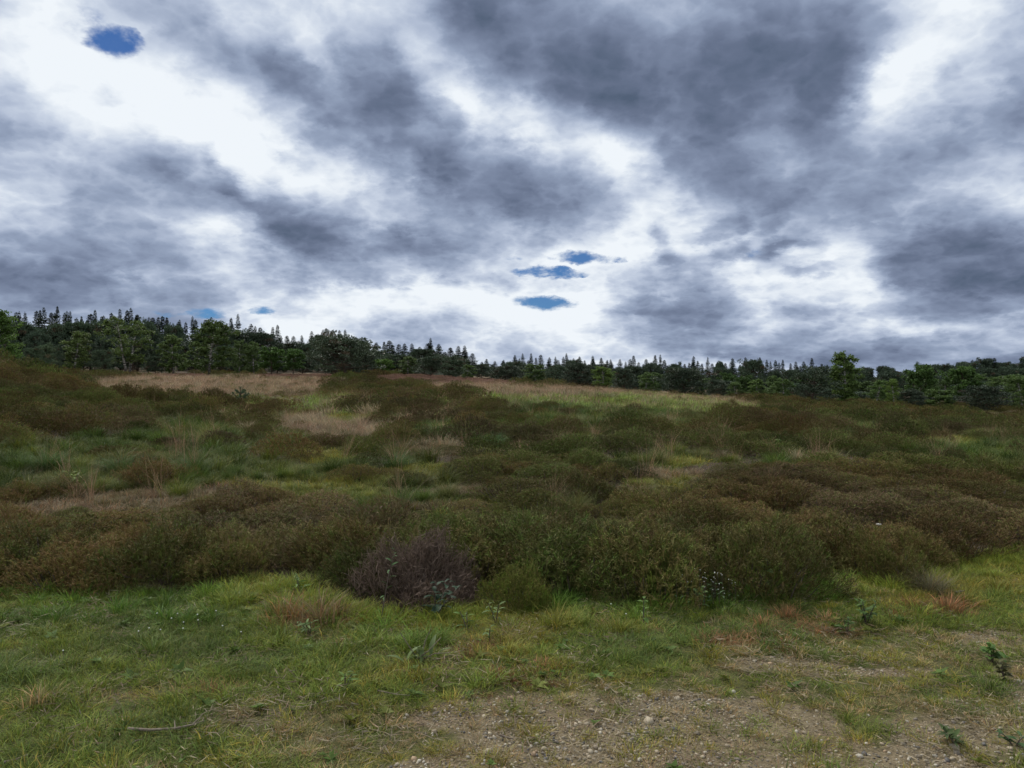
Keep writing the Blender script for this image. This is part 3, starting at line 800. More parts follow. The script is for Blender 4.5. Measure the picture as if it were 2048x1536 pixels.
single = (hl == 0) & (hu > -120) & (hu < 2170)
order = np.nonzero(single)[0]
order = order[np.argsort(hy[order])][:300]
single[:] = False; single[order] = True
ORD = 'first second third fourth fifth sixth seventh eighth ninth tenth eleventh twelfth thirteenth fourteenth fifteenth sixteenth seventeenth eighteenth nineteenth twentieth'.split()
ORD += ['twenty-' + w_ for w_ in ORD[:9]] + ['thirtieth'] + ['thirty-' + w_ for w_ in ORD[:9]] + ['fortieth'] + ['forty-' + w_ for w_ in ORD[:9]] + ['fiftieth']
front = [q for q in order if hy[q] < 6.7 and 0 < hu[q] < 2048]
front = {q: k for k, q in enumerate(sorted(front, key=lambda q: hu[q]))}
for q in order:
    k = int(rg.integers(0, len(HN)))
    s = hs[q]
    root = empty('heather_shrub', (hx[q], hy[q], hz[q] - 0.02), rg.uniform(0, 6.28), (s, s, hh[q]))
    root.rotation_euler = (rg.normal(0, .06), rg.normal(0, .06), rg.uniform(0, 6.28))
    lb, gp = shrub_label(hu[q], hy[q])
    if q in front and front[q] < len(ORD): lb = 'brown-tipped heather at the foot of the front bank, %s from the left' % ORD[front[q]]
    tag(root, lb, 'heather', gp)
    link('foliage', (HND if hy[q] > 7.0 and rg.uniform() < .85 else HN)[k], root, tint=htint[q]); link('stems', HNS[k], root)

rest = ~single
n = rest.sum()
protos = HND + HM + HF
off = np.array([0, len(HN), len(HN) + len(HM)]); cnt = np.array([len(HN), len(HM), len(HF)])
idx = off[hl[rest]] + (rg.uniform(0, 1, n) * cnt[hl[rest]]).astype(int)
scatter('heather_carpet', 'brown and olive heather covering the rolling heath behind the front bank', 'heather',
        np.stack([hx, hy, hz - .02], -1)[rest], rotz(n, .06), np.stack([hs, hs, hh], -1)[rest], idx, htint[rest], protos)

# the dead shrub: bare grey-purple twigs leaning to the right
root = empty('dead_heather_shrub', DEAD_P, 0.0, (.84, .75, .68)); root.rotation_euler = (0.05, 0.22, 0.0)
tag(root, 'dead grey-purple heather shrub leaning right at the foot of the bank', 'heather')
link('twigs', HDEAD, root, tint=(1.0, .95, .84)); link('stems', HDEADS, root)
root = empty('young_heather_shrub', YOUNG_P, 1.0, (.52, .48, .46))
tag(root, 'small bright olive-green heather shrub standing forward of the bank', 'heather')
link('foliage', HN[2], root, tint=(1.05, 1.32, .68)); link('stems', HNS[2], root)
for (u, y, s, tn, lb) in ((1345, 6.2, .62, (.95, .72, .9), 'small faded purple-brown heather shrub in the bank, right of the bright green one'),
                          (1290, 5.75, .58, (.9, 1.3, .75), 'low fresh olive heather shrub at the bank foot, left of the white-flowered weeds'),
                          (1775, 6.05, .62, (.95, 1.02, .7), 'low yellowish heather shrub at the right end of the front bank')):
    p = on_ground(u, y); root = empty('heather_shrub', p, rg.uniform(0, 6), (s, s, s * .9)); tag(root, lb, 'heather')
    link('foliage', HN[4], root, tint=tn); link('stems', HNS[4], root)

# ---------------------------------------------------------------- low brown heath on the far slope
x, y = wedge(58, 135, 1.0); z = ground_z(x, y); kd = zone_of(x, y, z); m_ = (kd == 'B')
x, y, z = x[m_], y[m_], z[m_]; n = len(x)
tt = np.where(rg.uniform(0, 1, (n, 1)) < .3, (1.7, 1.5, 1.2), (1.75, 1.35, 1.35)) * rg.uniform(.7, 1.2, (n, 1))
scatter('burnt_heath', 'low pinkish-brown heath on the far slope before the pines', 'heath', np.stack([x, y, z], -1), rotz(n), np.tile([1.3, 1.3, 1.2], (n, 1)) * rg.uniform(.7, 1.2, (n, 1)), rg.integers(0, 4, n), tt, HLOW)

# ---------------------------------------------------------------- moor grass, dry grass
gx_, gy_, gl_ = [], [], []
for (y0, y1, s, lod) in ((5.0, 11, .30, 0), (11, 26, .36, 1), (26, 60, .55, 2), (60, 140, .95, 2)):
    x, y = wedge(y0, y1, s); gx_.append(x); gy_.append(y); gl_.append(np.full(len(x), lod))
x = np.concatenate(gx_); y = np.concatenate(gy_); lod = np.concatenate(gl_); z = ground_z(x, y); kd = zone_of(x, y, z)
pr = np.select([kd == 'G', kd == 'T', kd == 'M', kd == 'H', kd == 'B'], [.80, .85, .60, .022, .12], 0.0)
pr = pr * np.where((kd == 'H') & (y < 9), .25, 1)
ok = rg.uniform(0, 1, len(x)) < pr
x, y, z, lod, kd = x[ok], y[ok], z[ok], lod[ok], kd[ok]; n = len(x)
u, v = to_px(x, y, z)
mixn = fbm(x * .7, y * .7, 91, 3) + rg.normal(0, .12, n)
green = np.array((.125, .140, .030)); lush = np.array((.075, .112, .024)); straw = np.array((.32, .26, .17)); pinkish = np.array((.31, .22, .155)); mossy = np.array((.22, .225, .05)); olive = np.array((.165, .165, .068))
tint = np.where((mixn > .0)[:, None], green, lush)
tint = np.where((mixn > .16)[:, None], olive, tint)
dry = np.where((mixn > .02)[:, None], straw, pinkish)
dry = np.where((mixn < -.17)[:, None], olive, dry)
tint = np.where((kd == 'T')[:, None], dry, tint)
tint = np.where((kd == 'M')[:, None], mossy, tint)
tint = np.where(((kd == 'B'))[:, None], pinkish, tint)
tint = np.where(((kd == 'H') & (rg.uniform(0, 1, n) < .35))[:, None], straw, tint)
field = (kd == 'G') & (y > 26)                                         # the bright field on the ridge: fresh grass under pale stalks
tint = np.where((field & (rg.uniform(0, 1, n) < .15))[:, None], straw * .9, np.where(field[:, None], (.205, .265, .062), tint))
tint = np.where(((kd == 'G') & (y < 26))[:, None], tint * (.95, 1.0, .9), tint)
brown_strip = (kd == 'T') & (y < 12)
tint = np.where((brown_strip & (rg.uniform(0, 1, n) < .75))[:, None], (.16, .125, .085), tint)
tint = tint * rg.uniform(.55, 1.35, (n, 1))
sc_ = rg.uniform(.35, 1.15, n) * np.select([kd == 'M', brown_strip, kd == 'B', kd == 'H'], [.42, .42, .5, .85], 1.0) * np.where(lod == 2, 1.15, 1)
sc_ = sc_ * np.interp(y, [8, 12, 26], [.62, .72, 1.0])
sz = sc_ * np.where(field, .75, 1)
protos = GN + GM + GF
idx = np.array([0, 4, 8])[lod] + rg.integers(0, 4, n)
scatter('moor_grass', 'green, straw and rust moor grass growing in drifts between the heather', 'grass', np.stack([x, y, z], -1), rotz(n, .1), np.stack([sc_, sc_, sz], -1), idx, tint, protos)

# moss and matted dead grass on the open ground between the heather
x, y = wedge(6.3, 32, .20); z = ground_z(x, y); kd = zone_of(x, y, z); ok = np.isin(kd, ['M', 'T', 'G']) & (rg.uniform(0, 1, len(x)) < np.interp(y, [7, 14, 32], [.9, .75, .55]))
x, y, z, kd = x[ok], y[ok], z[ok], kd[ok]; n = len(x); s = rg.uniform(1.1, 2.0, n) * np.interp(y, [7, 32], [1, 1.6])
q = fbm(x * 1.3, y * 1.3, 95, 3) + rg.normal(0, .12, n)
tint = np.where((kd == 'M')[:, None], np.where((q > .05)[:, None], (.25, .24, .05), (.16, .19, .045)), np.where((kd == 'T')[:, None], np.where((q > .0)[:, None], (.25, .19, .12), (.19, .16, .085)), (.11, .135, .034)))
scatter('moss_mat', 'mats of yellow-green moss and dead grass between the heather clumps', 'moss', np.stack([x, y, z], -1), rotz(n, .08), np.stack([s, s, s * .8], -1), rg.integers(0, 5, n), tint * rg.uniform(.7, 1.25, (n, 1)), LAWN)

# pale flowering stalks standing above the grass
x, y = wedge(7.5, 75, .55); z = ground_z(x, y); kd = zone_of(x, y, z)
pr = np.select([kd == 'G', kd == 'T', kd == 'M', kd == 'H'], [.20, .55, .10, .03], 0.0) * np.where(y < 12, .5, 1)
ok = rg.uniform(0, 1, len(x)) < pr; x, y, z = x[ok], y[ok], z[ok]; n = len(x)
s = rg.uniform(.45, 1.0, n); wide = 1 + np.clip((y - 14) / 22, 0, 2.2)
scatter('dry_stalks', 'pale dry grass stalks standing above the moor grass', 'grass', np.stack([x, y, z], -1), rotz(n, .15), np.stack([s * wide, s * wide, s], -1), rg.integers(0, 3, n), np.array((.27, .22, .145)) * rg.uniform(.6, 1.2, (n, 1)), STALK)

# ---------------------------------------------------------------- short turf in front
x, y = wedge(2.3, 11.5, .092, margin=1.6); z = ground_z(x, y); kd = zone_of(x, y, z); ok = kd == 'L'
x, y, z = x[ok], y[ok], z[ok]
gr = gravel_amt(x, y, z); br = bare_amt(x, y, z)
ok = rg.uniform(0, 1, len(x)) < (1 - .46 * gr) * (1 - .18 * br)
x, y, z, gr, br = x[ok], y[ok], z[ok], gr[ok], br[ok]; n = len(x)
u, v = to_px(x, y, z)
q = fbm(x * 1.1, y * 1.1, 101, 4); q2 = fbm(x * 2.6 + 9, y * 2.6, 105, 3)
c_green = np.array((.200, .262, .048)); c_yel = np.array((.315, .300, .060)); c_dry = np.array((.400, .320, .160)); c_deep = np.array((.140, .200, .042)); c_red = np.array((.320, .180, .090))
tint = np.where((q > .06)[:, None], c_yel, c_green); tint = np.where((q < -.12)[:, None], c_deep, tint)
dryp = np.clip(br * .62 + np.clip(q2, 0, 1) * 1.2 + (v > 1380) * .10, 0, .85)
tint = np.where((rg.uniform(0, 1, n) < dryp)[:, None], np.where((rg.uniform(0, 1, n) < .5)[:, None], c_dry, c_yel), tint)
redp = np.zeros(n)
for (u0, v0, ru, rv) in ((1060, 1350, 110, 34), (930, 1300, 60, 24), (1610, 1255, 130, 26), (1000, 1400, 70, 20), (1880, 1220, 90, 26), (610, 1240, 70, 18), (450, 1390, 60, 18), (1500, 1290, 80, 20)):
    redp = np.maximum(redp, np.clip(1.2 - ((u - u0) / ru) ** 2 - ((v - v0) / rv) ** 2, 0, 1))
tint = np.where((rg.uniform(0, 1, n) < redp * .6)[:, None], c_red, tint)
tint = tint * rg.uniform(.62, 1.10, (n, 1))
foot = np.interp(u, FOOT_U, FOOT_V)
lush = np.exp(-np.clip(v - foot, 0, 999) / 60.0)                       # longer grass along the foot of the bank
longp = np.clip(lush * .45 + np.clip(q - .02, 0, 1) * 1.0, 0, .85) * (1 - br)
isl = rg.uniform(0, 1, n) < longp
s = rg.uniform(.55, 1.15, n) * (1 - .28 * br)
idx = np.where(isl, 5 + rg.integers(0, 4, n), rg.integers(0, 5, n))
tint = np.where((isl & (lush > .35))[:, None], tint * (.78, 1.0, .8), tint)
scatter('turf', 'short green and straw-flecked turf between heather bank and gravel', 'grass', np.stack([x, y, z], -1), rotz(n, .1), np.stack([s, s, s * rg.uniform(.42, .85, n)], -1), idx, tint, LAWN + LAWNT)
# longer tufts and clover-like leaves in the turf
x, y = wedge(2.4, 9, .19, margin=1.6); z = ground_z(x, y); kd = zone_of(x, y, z); ok = (kd == 'L') & (rg.uniform(0, 1, len(x)) < (1 - .9 * gravel_amt(x, y, z)) * np.clip(.30 + fbm(x * .8, y * .8, 111, 3) * 1.8, .02, .8))
x, y, z = x[ok], y[ok], z[ok]; n = len(x); s = rg.uniform(.5, 1.2, n)
scatter('leafy_weeds', 'small clover and plantain leaves scattered through the turf', 'weeds', np.stack([x, y, z + .015], -1), rotz(n, .2), np.stack([s, s, s], -1), rg.integers(0, 4, n), np.where((rg.uniform(0, 1, n) < .3)[:, None], (.13, .15, .032), (.075, .12, .026)) * rg.uniform(.8, 1.3, (n, 1)), ROSE)
# straw litter
x, y = wedge(2.3, 12, .22, margin=1.6); z = ground_z(x, y); kd = zone_of(x, y, z); br = bare_amt(x, y, z)
ok = rg.uniform(0, 1, len(x)) < np.where(kd == 'L', .35 + .65 * br, np.where(kd == 'T', .8, .0)); x, y, z = x[ok], y[ok], z[ok]; n = len(x)
scatter('straw_litter', 'dead straw and bits of stalk lying on the turf and gravel', 'litter', np.stack([x, y, z], -1), rotz(n, .05), np.tile(rg.uniform(.6, 1.3, (n, 1)), (1, 3)), rg.integers(0, 3, n), np.where((rg.uniform(0, 1, n) < .4)[:, None], (.20, .14, .09), (.30, .245, .16)) * rg.uniform(.6, 1.1, (n, 1)), LIT)

# ---------------------------------------------------------------- gravel
def stone_tint(n):
    p = np.array([(.40, .335, .235), (.33, .265, .18), (.22, .185, .14), (.50, .45, .36), (.13, .12, .11), (.36, .25, .15)])
    return p[rg.choice(6, n, p=[.28, .26, .16, .12, .08, .10])] * rg.uniform(.8, 1.15, (n, 1))
x, y = wedge(2.3, 8.5, .018, k=.72, margin=.8); z = ground_z(x, y); gr = gravel_amt(x, y, z)
patch = np.clip(.66 + fbm(x * 3, y * 3, 121, 3) * 1.7, 0, 1)
kd = zone_of(x, y, z)
ok = (rg.uniform(0, 1, len(x)) < (gr ** 1.3) * patch + (kd == 'L') * .002); x, y, z = x[ok], y[ok], z[ok]; n = len(x)
s = .0034 + rg.gamma(1.6, .0021, n)
scatter('gravel', 'loose tan and grey gravel worn through the turf', 'gravel', np.stack([x, y, z + s * .15], -1), np.stack([rg.normal(0, .25, n), rg.normal(0, .25, n), rg.uniform(0, 6.28, n)], -1), np.stack([s, s, s], -1), rg.integers(0, 6, n), stone_tint(n), PEB)
# the stones big enough to pick out are pieces of the ground
big = [(1183, 1422), (1268, 1475), (1330, 1443), (1242, 1500), (1245, 1508), (888, 1521), (1545, 1428), (1570, 1435), (1764, 1491), (1732, 1490), (1860, 1538), (1998, 1436), (1985, 1428), (1975, 1455), (1935, 1410), (1950, 1478), (1335, 1441), (1100, 1455), (1120, 1520), (1147, 1532), (1130, 1500), (1210, 1470), (1092, 1484), (1295, 1466), (1505, 1398), (1450, 1430), (1395, 1470), (2020, 1500), (2030, 1470), (2003, 1527), (1905, 1520), (1880, 1500), (1440, 1403), (1160, 1448), (1060, 1478), (1020, 1490), (980, 1470), (1360, 1500), (1310, 1520), (1280, 1430), (1700, 1515), (1660, 1505), (1345, 1455), (1575, 1335), (1540, 1330), (1990, 1290), (1960, 1285), (2030, 1300), (1940, 1400), (1915, 1440)]
for (u, v) in big + [(float(a), float(b)) for a, b in zip(rg.uniform(950, 1500, 22), rg.uniform(1425, 1534, 22))] + [(float(a), float(b)) for a, b in zip(rg.uniform(1890, 2045, 16), rg.uniform(1420, 1534, 16))]:
    p = at_px(u, v); s = float(rg.uniform(.009, .017))
    o = link('stone', PEB[int(rg.integers(0, 6))], ground, (p[0], p[1], p[2] + s * .22), tint=stone_tint(1)[0] * 1.15)
    o.scale = (s, s, s * .9); o.rotation_euler = (rg.normal(0, .2), rg.normal(0, .2), rg.uniform(0, 6.28))

# ================================================================ trees
UP = np.array([0, 0, 1.0])

def limb_path(p0, dirv, L, r, rise=0.0, n=4, wob=0.06):
    pts = [np.array(p0, float)]; d = unit(np.array(dirv, float))
    for k in range(n):
        d = unit(d + np.array([0, 0, rise / n]) + r.normal(0, wob, 3))
        pts.append(pts[-1] + d * L / n)
    return np.array(pts)

def pts_along(path, t):
    t = np.clip(t, 0, 1) * (len(path) - 1); i = np.minimum(t.astype(int), len(path) - 2); f = (t - i)[:, None]
    return path[i] * (1 - f) + path[i + 1] * f

def spruce(name, H, Rm, seed, bare=0.12, ragged=0.35):
    """narrow spire: whorls of drooping boughs, open near the tip"""
    r = np.random.default_rng(seed); wood = Acc(); leaf = Acc()
    tr = np.stack([r.normal(0, .03, 8).cumsum() * .5, r.normal(0, .03, 8).cumsum() * .5, np.linspace(-.2, H, 8)], -1)
    V, F = tube(tr, np.linspace(.20, .02, 8), 6); wood.add(V, F)
    z = H * bare
    while z < H * .985:
        t = (z - H * bare) / (H * (1 - bare)); reach = Rm * (1 - t) ** .85 * r.uniform(1 - ragged, 1.15) + .10
        nb = 6 if t < .8 else 4
        a0 = r.uniform(0, 6.28)
        for k in range(nb):
            a = a0 + k * 6.283 / nb + r.normal(0, .2); L = reach * r.uniform(.65, 1.12)
            d = np.array([math.cos(a), math.sin(a), .25 if t > .7 else -.05])
            c = pts_along(tr, np.array([(z + .2) / (H + .2)]))[0]
            path = limb_path(c, d, L, r, -.18 + .25 * t, 3, .05)
            if L > .7: V, F = tube(path, np.linspace(.028, .008, 4), 3); wood.add(V, F)
            ns = max(5, int(8 + L * 9)); tt = r.uniform(.02, 1, ns)
            B = pts_along(path, tt); sd = np.cross(d, UP) * np.where(r.uniform(0, 1, ns) < .5, 1, -1)[:, None]
            D = d * .8 + sd * r.uniform(.2, .9, (ns, 1)) + UP * r.uniform(-.55, .20, (ns, 1))
            V, F = rhombi(B, D, UP + r.normal(0, .8, (ns, 3)), r.uniform(.40, .80, ns) * (1 - .35 * tt) * (1.05 - .60 * t), r.uniform(.22, .40, ns) * (1.05 - .35 * t))
            g = r.uniform(.75, 1.2, (ns, 1)) * np.array((.036, .056, .028)); leaf.add(V, F, np.repeat(g, 4, 0))
        z += r.uniform(.22, .40) * (1.0 if t < .75 else .85)
    n = 10; B = np.tile(tr[-1] - (0, 0, .25), (n, 1)); D = UP + r.normal(0, .35, (n, 3))
    V, F = rhombi(B, D, r.normal(0, 1, (n, 3)), .4, .09); leaf.add(V, F, np.tile((.030, .048, .026), (4 * n, 1)))
    return wood.mesh(name + '_wood', M_BARK), leaf.mesh(name + '_crown', M_NEEDLE), H, Rm

def pine(name, H, Rm, seed, bare=0.08, flat=0.0, clumps=110, per=62):
    """Scots pine: crooked limbs carrying separate tufts of bluish-green needles"""
    r = np.random.default_rng(seed); wood = Acc(); leaf = Acc()
    tr = np.stack([r.normal(0, .16, 7).cumsum() * .6, r.normal(0, .16, 7).cumsum() * .6, np.linspace(-.2, H * .93, 7)], -1)
    V, F = tube(tr, np.linspace(.05 * H / 2.4, .03, 7), 7); wood.add(V, F)
    for k in range(clumps):
        t = bare + (1 - bare) * r.uniform(0, 1) ** (.85 - .35 * flat)
        prof = (1 - ((t - .34) / .70) ** 2) if flat == 0 else (1 - ((t - .82) / .42) ** 2)
        prof = max(.15, prof) ** .6
        a = r.uniform(0, 6.283); reach = Rm * prof * r.uniform(.45, 1.05) * (1 + .22 * math.sin(2 * a + seed))
        z0 = H * (t * .86); c = pts_along(tr, np.array([z0 / (H * .93)]))[0]
        path = limb_path(c, (math.cos(a), math.sin(a), .15), reach, r, .45, 3, .12)
        if k % 2 == 0: V, F = tube(path, np.linspace(.05, .012, 4), 4); wood.add(V, F)
        tip = path[-1]; cs = r.uniform(.40, .80) * (H / 7) ** .5
        n = per; Q = unit(r.normal(0, 1, (n, 3))) * r.uniform(.15, 1, (n, 1)) ** .5
        B = tip + Q * np.array([cs, cs, cs * .55])
        D = Q * np.array([1, 1, .5]) + UP * .75 + r.normal(0, .3, (n, 3))
        V, F = rhombi(B, D, r.normal(0, 1, (n, 3)), r.uniform(.22, .40, n) * (H / 7) ** .5, r.uniform(.09, .16, n) * (H / 7) ** .5)
        base = lerp((.044, .066, .036), (.075, .100, .056), r.uniform()) if r.uniform() > .06 else np.array((.085, .062, .035))
        leaf.add(V, F, np.repeat(r.uniform(.75, 1.25, (n, 1)) * base, 4, 0))
    return wood.mesh(name + '_wood', M_BARK), leaf.mesh(name + '_crown', M_NEEDLE), H, Rm

def birch(name, H, Rm, seed, stems=1, limbs=34, twigs=6, leaves=34, droop=.5, bare=.10, leafsize=.23, dense=1.0, color=(.090, .126, .040), bark=None):
    """broad-leaved tree: ascending limbs, drooping twig ends, separate leaves in clumps"""
    r = np.random.default_rng(seed); wood = Acc(); leaf = Acc()
    for s in range(stems):
        off = np.array([0, 0, 0.]) if stems == 1 else np.array([(-1) ** s * .22, .05 * s, 0])
        lean = r.normal(0, .05, 2) if stems == 1 else np.array([(-1) ** s * .22, r.normal(0, .05)])
        hz_ = np.linspace(-.15, H * r.uniform(.88, .97), 8)
        bow = np.sin(np.linspace(0, 3.0, 8)) * r.normal(0, .18)
        tr = np.stack([off[0] + lean[0] * hz_ + bow, off[1] + lean[1] * hz_ + r.normal(0, .03, 8), hz_], -1)
        V, F = tube(tr, np.linspace(.018 * H + .02, .02, 8), 7); wood.add(V, F)
        for k in range(limbs // stems):
            t = bare + (.96 - bare) * (k + r.uniform(0, 1)) / (limbs // stems)
            prof = math.sin(math.pi * min(1, (t - bare * .3) / (1.02 - bare * .3))) ** .55 * (1.05 - .35 * t)
            a = k * 2.4 + r.normal(0, .5); L = Rm * prof * r.uniform(.6, 1.15)
            c = pts_along(tr, np.array([t]))[0]
            path = limb_path(c, (math.cos(a), math.sin(a), r.uniform(.35, .9)), L * 1.15, r, -droop * .6, 5, .10)
            V, F = tube(path, np.linspace(.035 * (1.2 - t), .008, 6), 4); wood.add(V, F)
            for q in range(twigs):
                tq = r.uniform(.3, 1.0); b = pts_along(path, np.array([tq]))[0]
                tw = limb_path(b, (math.cos(a) * .6 + r.normal(0, .7), math.sin(a) * .6 + r.normal(0, .7), r.uniform(-.1, .6)), r.uniform(.35, .85) * (H / 8) ** .4, r, -droop * 1.6, 3, .12)
                n = int(leaves * dense * r.uniform(.6, 1.3)); B = pts_along(tw, r.uniform(0, 1, n)) + r.normal(0, .10 * (H / 8) ** .5, (n, 3))
                D = r.normal(0, 1, (n, 3)) + np.array([0, 0, -.45 * droop * 2])
                V, F = rhombi(B, D, r.normal(0, 1, (n, 3)) + UP * .6, leafsize * r.uniform(.7, 1.3, n), leafsize * .72)
                g = r.uniform(.8, 1.22, (n, 1)) * np.array(color) * r.uniform(.85, 1.2)
                leaf.add(V, F, np.repeat(g, 4, 0))
    return wood.mesh(name + '_wood', bark or M_BIRCH), leaf.mesh(name + '_crown', M_LEAF), H, Rm

T_SPRUCE = [spruce('spruce_%d' % k, 14.0, 2.1 + .25 * (k % 3), 600 + k, ragged=.3 + .06 * k) for k in range(6)]
T_PINE = [pine('pine_%d' % k, 6.0, 3.1, 620 + k, clumps=150) for k in range(4)]
T_TALLPINE = [pine('tall_pine_%d' % k, 13.0, 2.9, 630 + k, bare=.42, flat=1.0, clumps=120, per=60) for k in range(3)]
T_BIGPINE = pine('spreading_pine', 6.0, 4.6, 640, bare=.03, clumps=230, per=60)
T_LAYER = pine('layered_pine', 6.0, 3.7, 646, bare=.08, clumps=85, per=80)
T_BIRCH = [birch('birch_%d' % k, 8.0, 2.2, 650 + k) for k in range(4)]
T_WIDE = [birch('broad_birch_%d' % k, 8.0, 3.2, 660 + k, limbs=46, leaves=34, bare=.10) for k in range(2)]
T_TWO = birch('two_stem_birch', 8.6, 3.0, 670, stems=2, limbs=36, leaves=24, bare=.20)
T_OAK = [birch('oak_%d' % k, 5.0, 2.3, 680 + k, limbs=30, twigs=6, leaves=30, droop=.12, bare=.22, leafsize=.24, color=(.070, .112, .032), bark=M_BARK) for k in range(2)]
T_COLUMN = birch('column_birch', 8.4, 1.9, 690, limbs=48, leaves=32, bare=.05, droop=.3)

def plant(name, tree, u, y, vtop, wpx, label, cat, group=None, tint=(1, 1, 1), nat=None):
    """stand a tree on the ground at depth y so that it reaches photo row vtop and spans about wpx"""
    x, y, z = on_ground(u, y)
    H = EYE + (CV - vtop) / F_PX * y - z
    nat = tree[2:]
    sz = H / nat[0]; sx = sz if wpx is None else wpx * y / F_PX / 2 / nat[1]
    root = empty(name, (x, y, z), 0, (sx, sx, sz)); root.rotation_euler = (rg.normal(0, .02), rg.normal(0, .02), rg.uniform(0, 6.28))
    tag(root, label, cat, group)
    link('trunk', tree[0], root); link('crown', tree[1], root, tint=np.array(tint) * rg.uniform(.92, 1.08))
    return root

